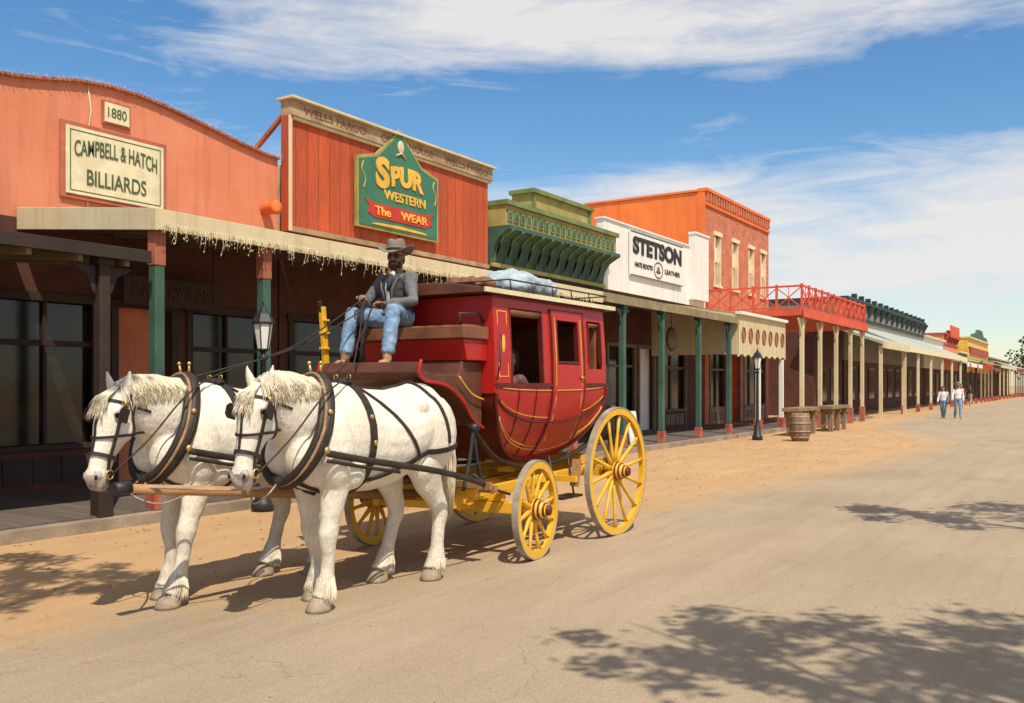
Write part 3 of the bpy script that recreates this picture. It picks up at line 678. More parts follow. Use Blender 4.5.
# ------------------------------------------------------------------ stagecoach
CX=-5.57
coach=empty('stagecoach',(CX,8.3,0))
HW=[(.85,.36),(.95,.45),(1.1,.565),(1.25,.645),(1.4,.695),(1.62,.73),(2.1,.72),(2.6,.68)]
hw=lambda z: lerp_tab(HW,z)
BEL=smooth_pts([(0,7.2,1.62),(0,7.235,1.46),(0,7.36,1.24),(0,7.62,1.04),(0,7.95,.925),(0,8.35,.885),(0,8.75,.93),(0,9.10,1.07),(0,9.34,1.28),(0,9.46,1.48),(0,9.5,1.66)],6)
BEL=[(p.y,p.z) for p in BEL]
belly=lambda y: lerp_tab(BEL,y)
BELT=1.70
def panel(mb,y0,y1,z0,z1,sg,mat,th=.035,pr=0,rows=1,cols=1,zb=None,smooth=False):
    O=[];I=[]
    for j in range(cols+1):
        y=y0+(y1-y0)*j/cols; za=zb(y) if zb else z0
        O.append([(CX+sg*(hw(za+(z1-za)*i/rows)+pr),y,za+(z1-za)*i/rows) for i in range(rows+1)])
        I.append([(CX+sg*(hw(za+(z1-za)*i/rows)+pr-th),y,za+(z1-za)*i/rows) for i in range(rows+1)])
    vs=[p for c in O for p in c]+[p for c in I for p in c]; n=rows+1; N=(cols+1)*n; fs=[]
    for j in range(cols):
        for i in range(rows):
            a=j*n+i; fs.append((a,a+1,a+n+1,a+n)); fs.append((N+a,N+a+n,N+a+n+1,N+a+1))
    for j in range(cols):
        a=j*n; fs.append((a,a+n,N+a+n,N+a)); a=j*n+rows; fs.append((a,N+a,N+a+n,a+n))
    for i in range(rows):
        a=i; fs.append((a,N+a,N+a+1,a+1)); a=cols*n+i; fs.append((a,a+1,N+a+1,N+a))
    mb.add(vs,fs,mat,smooth)
mb=MB()
for sg in (-1,1):
    panel(mb,7.2,9.5,0,BELT,sg,red,rows=10,cols=46,zb=belly,smooth=True)
    for a,b in ((7.2,7.48),(8.10,8.26),(8.96,9.08),(9.4,9.5)): panel(mb,a,b,BELT,2.56,sg,red,rows=3)
    panel(mb,7.48,8.10,2.46,2.56,sg,red); panel(mb,9.08,9.4,2.42,2.56,sg,red); panel(mb,9.08,9.4,BELT,1.88,sg,red)
    panel(mb,8.26,8.96,2.5,2.56,sg,red)
    panel(mb,8.27,8.95,0,1.92,sg,red,th=.03,pr=.016,rows=10,cols=8,zb=lambda y:belly(y)+.07)
    panel(mb,8.27,8.37,1.92,2.49,sg,red,th=.03,pr=.016); panel(mb,8.85,8.95,1.92,2.49,sg,red,th=.03,pr=.016); panel(mb,8.37,8.85,2.39,2.49,sg,red,th=.03,pr=.016)
bp=[(CX-hw(z)+.01,y,z) for y,z in BEL]; bq=[(CX+hw(z)-.01,y,z) for y,z in BEL]; n=len(BEL)
mb.add(bp+bq,[(i,i+1,n+i+1,n+i) for i in range(n-1)],redd,True)
for y0,y1,zb in ((7.19,7.23,1.62),(9.47,9.51,1.66)):
    zs=[zb,1.72,2.1,2.56]; mb.prism([(CX-hw(z)+.005,z) for z in zs]+[(CX+hw(z)-.005,z) for z in zs[::-1]],'y',y0,y1,red)
mb.obj('body',coach,.006)
mb=MB()
def curve_line(sg,frac,r,mat,ya,yb,pr=.008):
    pts=[]
    for k in range(25):
        y=ya+(yb-ya)*k/24; zb=belly(y); zz=zb+(BELT-zb)*frac; pts.append((CX+sg*(hw(zz)+pr),y,zz))
    mb.tube(pts,r,mat,6)
for sg in (-1,1):
    panel(mb,7.2,8.262,BELT-.02,BELT+.02,sg,redd,th=.03,pr=.016); panel(mb,8.96,9.5,BELT-.02,BELT+.02,sg,redd,th=.03,pr=.016)
    panel(mb,7.19,9.52,2.55,2.61,sg,redd,th=.05,pr=.02)
    mb.tube([(CX+sg*(hw(z+.012)+.004),y,z+.012) for y,z in BEL],.02,redd,8)
    for ya,yb in ((7.3,8.24),(8.98,9.42)):
        curve_line(sg,.16,.006,gold,ya,yb); curve_line(sg,.20,.004,gold,ya,yb); curve_line(sg,.52,.014,redd,ya-.06,yb+.02,.004); curve_line(sg,.58,.004,gold,ya,yb); curve_line(sg,.93,.005,gold,ya,yb)
    curve_line(sg,.52,.012,redd,8.28,8.94,.02); curve_line(sg,.14,.005,gold,8.33,8.89,.02); curve_line(sg,.93,.005,gold,8.33,8.89,.02)
    for y in (8.262,8.956): panel(mb,y-.010,y+.010,0,2.5,sg,redd,th=.02,pr=.020,rows=10,zb=lambda q:belly(q)+.06)
    for y0,y1 in ((8.325,8.333),(8.887,8.895)): panel(mb,y0,y1,1.1,2.42,sg,gold,th=.01,pr=.021,rows=6)
    for y in (7.62,7.95): panel(mb,y-.008,y+.008,0,BELT-.03,sg,redd,th=.02,pr=.008,rows=8,zb=lambda q:belly(q)+.03)
    for q in ((7.48,7.50),(8.08,8.10)): panel(mb,q[0],q[1],1.72,2.46,sg,redd,th=.05,pr=.008)
    for q in ((8.37,8.39),(8.83,8.85),(9.08,9.10),(9.38,9.40)): panel(mb,q[0],q[1],1.93,2.40,sg,redd,th=.05,pr=.014)
    panel(mb,8.39,8.83,1.93,1.955,sg,redd,th=.05,pr=.014)
    mb.ell((CX+sg*(hw(1.7)+.03),8.88,1.78),(.02,.035,.015),brass)
    for q in ((7.26,7.268,1.78,2.42),(7.42,7.428,1.78,2.42)): panel(mb,q[0],q[1],q[2],q[3],sg,gold,th=.012,pr=.004)
    panel(mb,7.268,7.42,1.78,1.788,sg,gold,th=.012,pr=.004); panel(mb,7.268,7.42,2.412,2.42,sg,gold,th=.012,pr=.004)
    mb.ell((CX+sg*(hw(2.1)+.003),7.344,2.1),(.006,.03,.09),gold); mb.ell((CX+sg*(hw(1.3)+.003),7.79,1.36),(.006,.09,.04),gold)
    mb.tube([(CX+sg*.735,7.21,1.75),(CX+sg*.775,7.21,1.9),(CX+sg*.765,7.21,2.2)],.008,blackp,6)
mb.obj('mouldings',coach)
mb=MB()
mb.box(CX-.56,CX+.56,7.5,9.25,1.12,1.16,darkw)
mb.box(CX-.62,CX+.62,7.36,7.75,1.3,1.5,brownl); mb.box(CX-.62,CX+.62,9.0,9.36,1.3,1.5,brownl); mb.box(CX-.66,CX+.66,7.235,7.33,1.66,2.4,brownl); mb.box(CX-.66,CX+.66,9.36,9.465,1.66,2.4,brownl)
mb.box(CX-.55,CX+.55,7.98,8.3,1.162,1.33,brownl); mb.obj('seats',coach,.03)
mb=MB()
for sg in (-1,1):
    mb.tube([(CX+sg*.66,7.52,2.42),(CX+sg*.66,8.08,2.42)],.04,brownl,8); mb.tube([(CX+sg*.66,9.1,2.38),(CX+sg*.66,9.38,2.38)],.03,brownl,8)
for (ya,yb,zb_) in ((7.5,8.08,1.75),(8.39,8.83,1.95),(9.1,9.38,1.9)):
    vs=[];fs=[];m_=14
    for i in range(m_+1):
        y=ya+(yb-ya)*i/m_; x=CX-.63+.02*math.sin(i*1.9)
        vs+=[(x,y,2.42),(x,y,zb_)]
        if i: o=2*i; fs.append((o-2,o-1,o+1,o))
    mb.add(vs,fs,leather,True)
mb.obj('curtains',coach)
mb=MB()
rp=[]
for i in range(13):
    u=-1+2*i/12; rp.append((CX+.74*u,2.61+.085*(1-u*u)))
mb.prism([(CX-.74,2.58)]+rp+[(CX+.74,2.58)],'y',7.0,9.66,bootb); mb.obj('roof',coach,.01)
mb=MB(); 
for sg in (-1,1): mb.box(CX+sg*.75-.012,CX+sg*.75+.012,6.99,9.68,2.575,2.62,straw)
mb.box(CX-.735,CX+.735,6.975,6.999,2.575,2.615,bootb); mb.box(CX-.735,CX+.735,9.661,9.68,2.575,2.615,straw)
for sg in (-1,1):
    mb.tube([(CX+sg*.68,7.5,2.74),(CX+sg*.68,9.6,2.74)],.009,blackp,6)
    for k in range(6): y=7.52+k*.41; mb.tube([(CX+sg*.70,y,2.61),(CX+sg*.68,y,2.74)],.008,blackp,6)
for y in (7.5,9.6): mb.tube([(CX-.68,y,2.74),(CX+.68,y,2.74)],.009,blackp,6)
mb.obj('roof_rail',coach)
mb=MB()
mb.ell((CX+.30,8.15,2.77),(.28,.40,.15),canvas); mb.ell((CX+.38,8.5,2.74),(.22,.3,.12),canvas); mb.ell((CX+.05,7.75,2.74),(.3,.25,.09),brownl); mb.ell((CX-.2,8.9,2.72),(.3,.35,.10),tanl); mb.ell((CX+.48,7.95,2.71),(.15,.2,.08),canvas)
o,_=organic('luggage',mb,.02,3,coach)
tex=bpy.data.textures.new('wr','CLOUDS'); tex.noise_scale=.09; d=o.modifiers.new('d','DISPLACE'); d.texture=tex; d.strength=.07; d.texture_coords='GLOBAL'
# driver's box
mb=MB()
x0,x1=CX-.60,CX+.64
mb.prism([(6.86,1.93),(7.185,1.93),(7.185,2.13),(6.80,2.13)],'x',x0,x1,red)
mb.obj('seat_riser',coach,.008)
mb=MB(); mb.box(x0-.02,x1+.03,6.76,7.17,2.132,2.25,brownl)
for k in range(7): mb.ell((x0+.1+k*.18,6.97,2.25),(.085,.19,.02),brownl)
mb.obj('seat_cushion',coach,.04)
mb=MB()
mb.prism([(6.24,1.90),(6.20,1.81),(6.30,1.75),(6.6,1.70),(6.85,1.55),(7.0,1.38),(7.185,1.30),(7.185,1.925),(6.86,1.925),(6.82,1.80),(6.5,1.79),(6.3,1.83),(6.27,1.91)],'x',x0+.02,x1-.06,bootb)
mb.obj('front_boot',coach,.012)
mb=MB()
for xx in (x0+.0,x1-.035):
    pts=[(xx,6.22,1.92),(xx,6.19,1.81),(xx,6.30,1.74),(xx,6.6,1.69),(xx,6.85,1.54),(xx,7.0,1.37),(xx,7.17,1.29)]
    mb.tube(smooth_pts(pts,4),.016,red,6)
    mb.tube(smooth_pts([(xx+.02,6.75,1.78),(xx+.02,6.95,1.62),(xx+.02,7.15,1.56)],4),.008,gold,5)
    mb.tube([(xx,6.80,2.25),(xx,6.78,2.36),(xx,7.1,2.38),(xx,7.17,2.3)],.012,blackp,6)
mb.obj('boot_trim',coach)
mb=MB(); xx=x0-.1
mb.beam((xx,6.42,1.55),(xx,6.34,2.45),.045,.06,yellow); mb.beam((xx+.0,6.35,2.35),(xx,6.30,2.5),.03,.04,blackp); mb.beam((xx,6.42,1.55),(xx,6.7,1.0),.04,.05,yellow)
for zz in (2.05,2.2,2.32): mb.beam((xx-.03,6.36,zz),(xx+.05,6.36,zz),.07,.02,gold)
mb.obj('brake_lever',coach,.005)
mb=MB(); mb.prism([(9.515,1.5),(9.515,2.2),(9.62,2.17),(9.84,1.95),(10.0,1.68),(10.07,1.42),(10.02,1.22),(9.88,1.1),(9.7,1.08),(9.56,1.2)],'x',CX-.58,CX+.58,leather); mb.obj('rear_boot',coach,.04)
# undercarriage
FY,RY=7.47,9.32; FR,RR=.485,.725; TR=.95
mb=MB()
mb.beam((CX-TR+.06,RY,RR),(CX+TR-.06,RY,RR),.10,.12,yellow); 
mb.box(CX-.55,CX+.55,RY-.09,RY+.09,RR+.065,RR+.17,yellow)
for sg in (-1,0,1): mb.beam((CX+sg*.42,6.85,.60),(CX+sg*.42,10.0,.72),.075,.095,yellow)
for sg in (-1,1):
    mb.beam((CX+sg*.42,FY,.66),(CX+sg*.62,6.9,.74),.06,.07,yellow)
    mb.beam((CX+sg*.62,6.95,.68),(CX+sg*.60,9.9,.76),.05,.085,yellow)
    mb.beam((CX+sg*.0,8.2,.65),(CX+sg*.62,9.25,.70),.05,.06,yellow)
for y,zz in ((6.92,.70),(9.9,.78),(8.3,.63)): mb.beam((CX-.72,y,zz),(CX+.72,y,zz),.08,.08,yellow)
mb.obj('running_gear',coach,.006)
mb=MB(); st=math.radians(7)
ax=V((math.cos(st),math.sin(st),0))
fc=V((CX,FY,FR))
mb.beam(fc-ax*(TR-.06),fc+ax*(TR-.06),.09,.11,yellow); mb.beam(fc-ax*.6+V((0,0,.1)),fc+ax*.6+V((0,0,.1)),.09,.08,yellow)
for sg in(-1,1): mb.beam(fc+ax*sg*.3,(CX+sg*.08,6.4,.62),.06,.07,yellow)
mb.tube([(CX+.38*math.cos(t*math.pi/12),FY+.38*math.sin(t*math.pi/12),.57) for t in range(24)],.018,blackp,6,closed=True)
mb.obj('front_axle',coach,.006)
mb=MB()
for sg in (-1,1):
    for y,zt,dy in ((6.98,1.30,-.02),(9.86,1.42,.03)):
        x=CX+sg*.62
        mb.tube(smooth_pts([(x,y-.16,.72),(x,y-.06,1.0),(x,y,zt)],4),.018,blackp,8); mb.tube(smooth_pts([(x,y+.16,.74),(x,y+.06,1.0),(x,y,zt)],4),.018,blackp,8)
        mb.tube([(x-.05,y,zt),(x+.05,y,zt)],.04,blackp,10); mb.tube([(x,y-.08,.95),(x,y+.08,.95)],.014,blackp,6)
    pts=smooth_pts([(CX+sg*.60,6.97,1.30),(CX+sg*.56,7.4,1.0),(CX+sg*.50,7.9,.87),(CX+sg*.44,8.4,.83),(CX+sg*.50,8.9,.88),(CX+sg*.57,9.4,1.05),(CX+sg*.60,9.87,1.42)],5)
    mb.tube(pts,[(.04,.022)]*len(pts),leather,8)
    mb.tube([(CX+sg*.60,8.4,.95),(CX+sg*.70,8.42,.50)],.012,blackp,6); mb.tube([(CX+sg*.60,8.8,.97),(CX+sg*.70,8.78,.50)],.012,blackp,6); mb.box(CX+sg*.70-.09,CX+sg*.70+.09,8.38,8.82,.48,.505,blackp)
    mb.tube([(CX+sg*.60,7.0,.86),(CX+sg*.66,7.25,.7),(CX+sg*.66,7.55,.62)],.014,blackp,6)
    mb.beam((CX+sg*.85,8.52,.62),(CX+sg*.85,8.58,.9),.07,.08,woodh)
mb.beam((CX-.9,8.48,.7),(CX+.9,8.48,.7),.05,.06,yellow)
mb.obj('ironwork_and_thoroughbraces',coach)
def wheel(name,c,R,ns,sg,ang):
    mb=MB(); c=V(c); X=V((math.cos(ang),math.sin(ang),0))*sg; Y=V((-math.sin(ang),math.cos(ang),0)); Z=V((0,0,1))
    def pt(a,r,x): return c+X*x+(Y*math.cos(a)+Z*math.sin(a))*r
    n=56
    def ringsec(r0,r1,xa,xb,mat):
        rs=[[pt(2*math.pi*i/n,r,x) for r,x in ((r0,xa),(r1,xa),(r1,xb),(r0,xb))] for i in range(n)]
        mb.rings(rs,mat,False,False,True)
    ringsec(R-.085,R-.012,-.028+.03,.028+.03,yellow); ringsec(R-.0115,R,-.032+.03,.032+.03,steel)
    for k in range(ns):
        a=2*math.pi*(k+.3)/ns
        p0=pt(a,.07,0);p1=pt(a,.07+(R-.14)*.25,.004);p2=pt(a,R*.6,.018);p3=pt(a,R-.07,.03)
        mb.tube([p0,p1,p2,p3],[(.022,.034),(.021,.031),(.016,.020),(.019,.023)],yellow,8,ref=X)
        b0=pt(a,R-.10,.055);mb.ell(b0,(.008,.008,.008),bootb,n=6,m=4)
    prof=[(.0,-.16),(.062,-.16),(.075,-.12),(.09,-.05),(.11,0),(.10,.05),(.085,.09),(.065,.13),(.055,.15)]
    mb.lathe(prof,c,yellow,X,20); mb.lathe([(.052,.14),(.05,.18),(.03,.19),(0,.192)],c,redd,X,16)
    for x,r in ((-.1,.083),(.045,.103),(.085,.088),(.13,.066)): mb.lathe([(r,x-.010),(r+.004,x-.010),(r+.004,x+.010),(r,x+.010)],c,redd,X,20)
    mb.obj(name,coach)
for sg in (-1,1):
    wheel('front_wheel',fc+ax*sg*(TR-.03),FR,12,sg,st); wheel('rear_wheel',(CX+sg*(TR-.02),RY,RR),RR,14,sg,0)
mb=MB(); mb.tube([(CX,7.3,.60),(CX,5.4,.80),(CX,3.72,1.0)],[.05,.045,.035],woodh,10); mb.lathe([(.04,0),(.045,.0),(.045,.12),(.04,.12)],(CX,3.68,1.0),blackp,(0,1,0),12)
mb.beam((CX-.85,6.95,.74),(CX+.9,6.95,.74),.05,.07,woodh)
for hx in (-.48,.5): mb.beam((CX+hx-.4,6.87,.78),(CX+hx+.4,6.87,.78),.045,.06,woodh)
mb.obj('pole_and_singletrees',coach)

# ------------------------------------------------------------------ horses
def coatm():
    m,nt,b=base('horse_coat_white')
    tc=nn(nt,'ShaderNodeTexCoord').outputs['Object']
    s=nn(nt,'ShaderNodeSeparateXYZ'); nt.links.new(tc,s.inputs[0])
    a=rng(nt,noise(nt,tc,3.2,6,.6),.38,.72); f=noise(nt,mapping(nt,tc,(1,1,.35)),60,4,.6)
    col=mixc(nt,a,(.82,.76,.65),(.66,.585,.475))
    fl=rng(nt,noise(nt,tc,38,3,.6),.62,.70); col=mixc(nt,mth(nt,'MULTIPLY',fl,.3),col,(.45,.33,.22))
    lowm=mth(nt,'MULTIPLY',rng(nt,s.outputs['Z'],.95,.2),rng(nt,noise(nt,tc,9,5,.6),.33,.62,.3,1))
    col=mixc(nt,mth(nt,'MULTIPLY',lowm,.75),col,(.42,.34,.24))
    g=rng(nt,f,.3,.7,.84,1.08)
    n=nn(nt,'ShaderNodeVectorMath',operation='SCALE'); nt.links.new(col,n.inputs[0]); nt.links.new(g,n.inputs['Scale'])
    nt.links.new(n.outputs[0],b.inputs['Base Color']); b.inputs['Roughness'].default_value=.7; b.inputs['Specular IOR Level'].default_value=.25
    bump(nt,b,mth(nt,'ADD',f,mth(nt,'MULTIPLY',noise(nt,tc,11,4),1.6)),.5,.014); return m
coat=coatm()
muz=M('horse_muzzle_grey',(.24,.18,.16),.75,.3,14,40,.2,.004,c2=(.56,.47,.40))
mane=M('horse_mane',(.70,.585,.40),.8,.22,10,60,.3,.004,c2=(.80,.72,.56))
hoofm=M('hoof',(.30,.23,.16),.7,.3,8,40,.3,.004)
eyem=M('eye_dark',(.01,.008,.006),.12,.2,bp=0)
def strap(mb,pts,w,bvh,mat,offs=.012,k=5,thick=.006,closed=False,straight=False):
    P_=[V(p) for p in pts]
    if not straight: P_=smooth_pts(P_,k)
    Q=[];N=[]
    for p in P_:
        l,nr,i,d=bvh.find_nearest(p)
        Q.append(l+nr*offs); N.append(nr)
    rs=[]; m=len(Q)
    for i in range(m):
        t=(Q[(i+1)%m]-Q[i-1]) if closed else (Q[min(i+1,m-1)]-Q[max(i-1,0)])
        if t.length<1e-6: t=V((0,0,1))
        t.normalize(); nr=(N[i]-N[i].dot(t)*t).normalized(); b=t.cross(nr)
        rs.append([Q[i]+b*w/2-nr*thick,Q[i]+b*w/2+nr*thick,Q[i]-b*w/2+nr*thick,Q[i]-b*w/2-nr*thick])
    mb.rings(rs,mat,True,False,closed)
def ringstrap(mb,c,a,b,R,w,bvh,mat,offs=.012,n=40,ang=None,thick=.006):
    c=V(c);a=V(a).normalized();b=V(b).normalized(); Q=[];N=[]
    for i in range(n):
        t=2*math.pi*i/n; d=a*math.cos(t)+b*math.sin(t)
        h=bvh.ray_cast(c+d*R,-d,R)
        if h[0] is None: continue
        Q.append(h[0]+d*offs); N.append(d)
    ax=a.cross(b).normalized(); rs=[]
    for q,nr in zip(Q,N): rs.append([q+ax*w/2-nr*thick,q+ax*w/2+nr*thick,q-ax*w/2+nr*thick,q-ax*w/2-nr*thick])
    if len(rs)>3: mb.rings(rs,mat,False,False,True)
def horse(ox,oy,yaw,fl,hl,nlow=0,seed=1,tailswing=0):
    random.seed(seed)
    e=empty('white_draft_horse',(ox,oy+.9,0)); T=lambda x,y,z:V((ox+x,oy+y,z))
    mb=MB()
    tr=[(.0,1.27,.10,.14),(.06,1.25,.19,.25),(.16,1.25,.26,.34),(.32,1.28,.30,.41),(.50,1.285,.32,.44),(.66,1.27,.335,.43),(.85,1.25,.355,.42),(1.08,1.26,.365,.40),(1.28,1.31,.355,.38),(1.45,1.37,.34,.36),(1.60,1.38,.305,.335),(1.72,1.35,.25,.285),(1.80,1.31,.16,.20),(1.84,1.28,.07,.10)]
    mb.rings([[T(hw_*math.cos(2*math.pi*k/24)*(1 if math.sin(2*math.pi*k/24)<0 else 1-.18*math.sin(2*math.pi*k/24)**2),y,zc+hh*math.sin(2*math.pi*k/24)) for k in range(24)] for y,zc,hw_,hh in tr],coat)
    yw=math.radians(yaw)
    for sg in (-1,1):
        mb.ell(T(sg*.10,.05,1.17),(.135,.115,.19),coat); mb.ell(T(sg*.22,.30,1.20),(.12,.17,.30),coat); mb.ell(T(sg*.22,.46,1.02),(.105,.13,.13),coat); mb.ell(T(sg*.21,1.5,1.28),(.17,.27,.34),coat); mb.ell(T(sg*.205,1.36,1.03),(.12,.16,.19),coat)
        mb.ell(T(sg*.26,1.26,1.52),(.07,.09,.09),coat)
    def ny(x,y,z):
        f=max(0,(.3-y)); return T(x+math.sin(yw)*f*.6,y,z-nlow*f)
    neck=[(.45,1.36,.25,.35),(.25,1.42,.22,.34),(.06,1.49,.175,.285),(-.10,1.57,.14,.235),(-.24,1.62,.112,.18),(-.33,1.635,.09,.12)]
    mb.tube([ny(0,y,z) for y,z,a,b in neck],[(a,b) for y,z,a,b in neck],coat,18)
    P0=ny(0,-.34,1.66)
    hd=V((0,-.30,-.954)).normalized()
    rot=Matrix.Rotation(yw,3,'Z'); hd=rot@hd; S=rot@V((1,0,0)); Nf=rot@V((0,-.954,.30)).normalized()
    L=.68
    H=[(-.07,.045,.05,-.03),(0.0,.085,.09,-.03),(.12,.105,.13,-.02),(.25,.115,.155,-.025),(.38,.102,.16,-.035),(.50,.086,.13,-.022),(.64,.068,.10,-.004),(.78,.063,.088,.0),(.90,.072,.088,-.004),(.98,.068,.079,-.008),(1.04,.043,.048,-.012)]
    hp=lambda t,s=0,n=0:P0+hd*(t*L)+S*s+Nf*n
    def rs(t,a,b,o,col): return [hp(t,a*math.cos(2*math.pi*k/20),o+b*math.sin(2*math.pi*k/20)) for k in range(20)]
    mb.rings([rs(*h,0) for h in H[:9]],coat); mb.rings([rs(*h,0) for h in H[8:]],muz)
    for sg in (-1,1):
        mb.ell(hp(.36,sg*.074,-.078),(.047,.088,.09),coat,(S,Nf,hd))
        mb.ell(hp(.20,sg*.094,.058),(.032,.037,.045),coat,(S,Nf,hd))
        mb.ell(hp(.5,sg*.062,.0),(.018,.02,.12),coat,(S,Nf,hd))
        mb.ell(hp(.905,sg*.047,.052),(.032,.03,.037),muz,(S,Nf,hd))
        b0=hp(-.02,sg*.062,-.02); up=-hd*.9+S*sg*.28+Nf*.35
        mb.tube([b0-up*.03,b0+up*.03,b0+up*.09,b0+up*.14,b0+up*.18],[(.036,.024),(.042,.026),(.037,.022),(.023,.015),(.010,.010)],coat,10,ref=S)
    mb.ell(hp(.97,0,-.065),(.045,.035,.05),muz,(S,Nf,hd))
    def leg(x,js,dy,mat=coat):
        pts=[];rd=[]
        for y,z,a,b in js:
            k=max(0,1-z/1.15); pts.append(T(x*(1-.12*k),y+dy*k,z)); rd.append((a,b))
        mb.tube(pts,rd,mat,14,ref=(1,0,0))
        return pts
    FJ=[(.30,1.32,.10,.17),(.32,1.12,.11,.17),(.36,.95,.105,.135),(.34,.80,.085,.105),(.325,.66,.068,.082),(.315,.56,.072,.084),(.315,.50,.064,.070),(.33,.40,.048,.056),(.33,.27,.050,.060),(.325,.19,.074,.084),(.30,.125,.072,.080),(.285,.085,.080,.092)]
    HJ=[(1.50,1.35,.14,.26),(1.45,1.15,.14,.26),(1.42,.99,.13,.205),(1.48,.85,.10,.15),(1.57,.73,.074,.104),(1.64,.62,.067,.094),(1.655,.55,.063,.085),(1.635,.45,.053,.066),(1.625,.30,.055,.064),(1.62,.20,.076,.086),(1.585,.125,.074,.082),(1.57,.085,.082,.096)]
    feet=[]
    for x,dy in zip((.175,-.175),fl): feet.append(leg(x,FJ,dy))
    for x,dy in zip((.19,-.19),hl): feet.append(leg(x,HJ,dy))
    mb.tube([T(0,1.74,1.58),T(0,1.84,1.54),T(0,1.88,1.42)],[.06,.05,.04],coat,10)
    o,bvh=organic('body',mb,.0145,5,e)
    mb=MB()
    for pts in feet:
        c=pts[-1]
        mb.rings([[V((c.x,c.y,0))+V((math.cos(t)*r*.92,math.sin(t)*r*1.05-o_,z)) for t in [2*math.pi*k/16 for k in range(16)]] for z,r,o_ in ((.004,.10,.03),(.03,.096,.026),(.085,.08,.008),(.10,.06,.0))],hoofm)
    mb.obj('hooves',e)
    mb=MB()
    for sg in (-1,1):
        mb.ell(hp(.25,sg*.109,.060),(.016,.024,.022),eyem,(S,Nf,hd)); mb.ell(hp(.925,sg*.058,.068),(.012,.012,.02),eyem,(S,Nf,hd))
    mb.tube([hp(.93,-.062,-.045),hp(1.0,-.045,-.045),hp(1.035,0,-.04),hp(1.0,.045,-.045),hp(.93,.062,-.045)],.004,eyem,5)
    mb.obj('eyes_and_nostrils',e)
    mb=MB()
    def strand(pts,r,bv=None,of=.012):
        q=[V(p) for p in pts]
        if bv:
            qq=[]
            for p in q:
                l,nr,_,d=bv.find_nearest(p); qq.append(l+nr*of if (p-l).dot(nr)<of else p)
            q=qq
        q=smooth_pts(q,2); m=len(q); mb.tube(q,[(r*(1-.75*i/(m-1)),r*.5*(1-.75*i/(m-1))) for i in range(m)],mane,5)
    for i in range(680):
        u=random.random(); y=-.33+u*.60; zz=lerp_tab([(-.34,1.73),(-.2,1.78),(0,1.765),(.15,1.745),(.3,1.72)],y)
        sg=1 if random.random()<.8 else -1; ln=random.uniform(.08,.24)*(1-.3*u); s0=ny(0,y,zz)
        bk=random.uniform(-.07,.07)+.03*math.sin(y*40)
        strand([s0+V((random.uniform(-.02,.02),0,-.015)),s0+V((sg*.04,bk*.3,.008)),s0+V((sg*(.09+.03*u),bk*.7,-ln*.5)),s0+V((sg*(.125+.05*u),bk,-ln))],.008,bvh,random.uniform(.004,.012))
    for i in range(130):
        s_=random.uniform(-.05,.05); ln=random.uniform(.12,.32)
        strand([hp(-.06,s_*.5,0),hp(.03,s_,.10),hp(ln*.6,s_*1.3,.14),hp(ln*1.1,s_*1.5+random.uniform(-.02,.02),.15)],.0075,bvh,.008)
    for i in range(220):
        a=random.uniform(0,6.28); r=random.uniform(0,.055); ln=random.uniform(.75,1.0); q=random.uniform(-.02,.02)
        strand([T(r*math.cos(a)*.5,1.86,1.52),T(r*math.cos(a),1.93+r*math.sin(a),1.35),T(1.6*r*math.cos(a)+tailswing,1.95+1.6*r*math.sin(a),1.0),T(1.2*r*math.cos(a)+tailswing+q,1.93+r*math.sin(a),1.45-ln)],.011)
    for pts in feet:
        c=pts[-3]
        for i in range(130):
            a=random.uniform(.0,3.14) if random.random()<.6 else random.uniform(3.14,6.28); dv=V((math.cos(a),math.sin(a),0))
            strand([c+dv*.060+V((0,0,random.uniform(-.02,.06))),c+dv*.086+V((0,-.01,-.05)),c+dv*.095+V((0,-.03,-random.uniform(.09,.14)))],.007)
    mb.obj('mane_tail_and_feathers',e)
    # ---------------- harness
    mb=MB()
    def collar(ra,rz,r,dy,mat,n=36,dz=0,yo=0):
        pts=[]
        for i in range(n):
            t=2*math.pi*i/n; s_=math.sin(t); wv=ra*(1-.20*max(0,s_))
            pts.append(T(wv*math.cos(t),.145+.17*s_+dy,1.365+dz+rz*s_))
        mb.tube(pts,r,mat,10,ref=(0,1,0),closed=True)
    collar(.272,.395,.05,0,leather); collar(.262,.385,.03,-.06,leather); collar(.300,.415,.013,-.05,tanl,dz=.01); collar(.312,.42,.013,.0,leather)
    for sg in (-1,1):
        mb.tube([T(sg*.05,.31,1.78),T(sg*.06,.30,1.86)],[.014,.008],brass,8); mb.ell(T(sg*.062,.30,1.87),(.016,.016,.016),brass)
        mb.ell(T(sg*.325,.10,1.22),(.018,.028,.028),brass); mb.ell(T(sg*.29,.17,1.5),(.016,.022,.022),brass)
    for y,wd in ((.60,.07),):
        ringstrap(mb,T(0,y,1.28),(1,0,0),(0,.06,1),.9,wd,bvh,leather)
    mb.ell(T(0,.60,1.725),(.10,.07,.03),leather); 
    for sg in (-1,1):
        mb.tube([T(sg*.07+.02*math.cos(t*.7),.60,1.765+.02*math.sin(t*.7)) for t in range(9)],.005,brass,5,closed=True)
        for zz in (1.25,1.45):
            h=bvh.ray_cast(T(sg*.8,.61,zz),V((-sg,0,0)),1.0)
            if h[0]: mb.ell(h[0]+V((sg*.02,0,0)),(.006,.022,.022),brass)
    strap(mb,[T(0,.32,1.74),T(0,.6,1.75),T(0,1.0,1.7),T(0,1.4,1.76),T(0,1.7,1.68)],.035,bvh,leather)
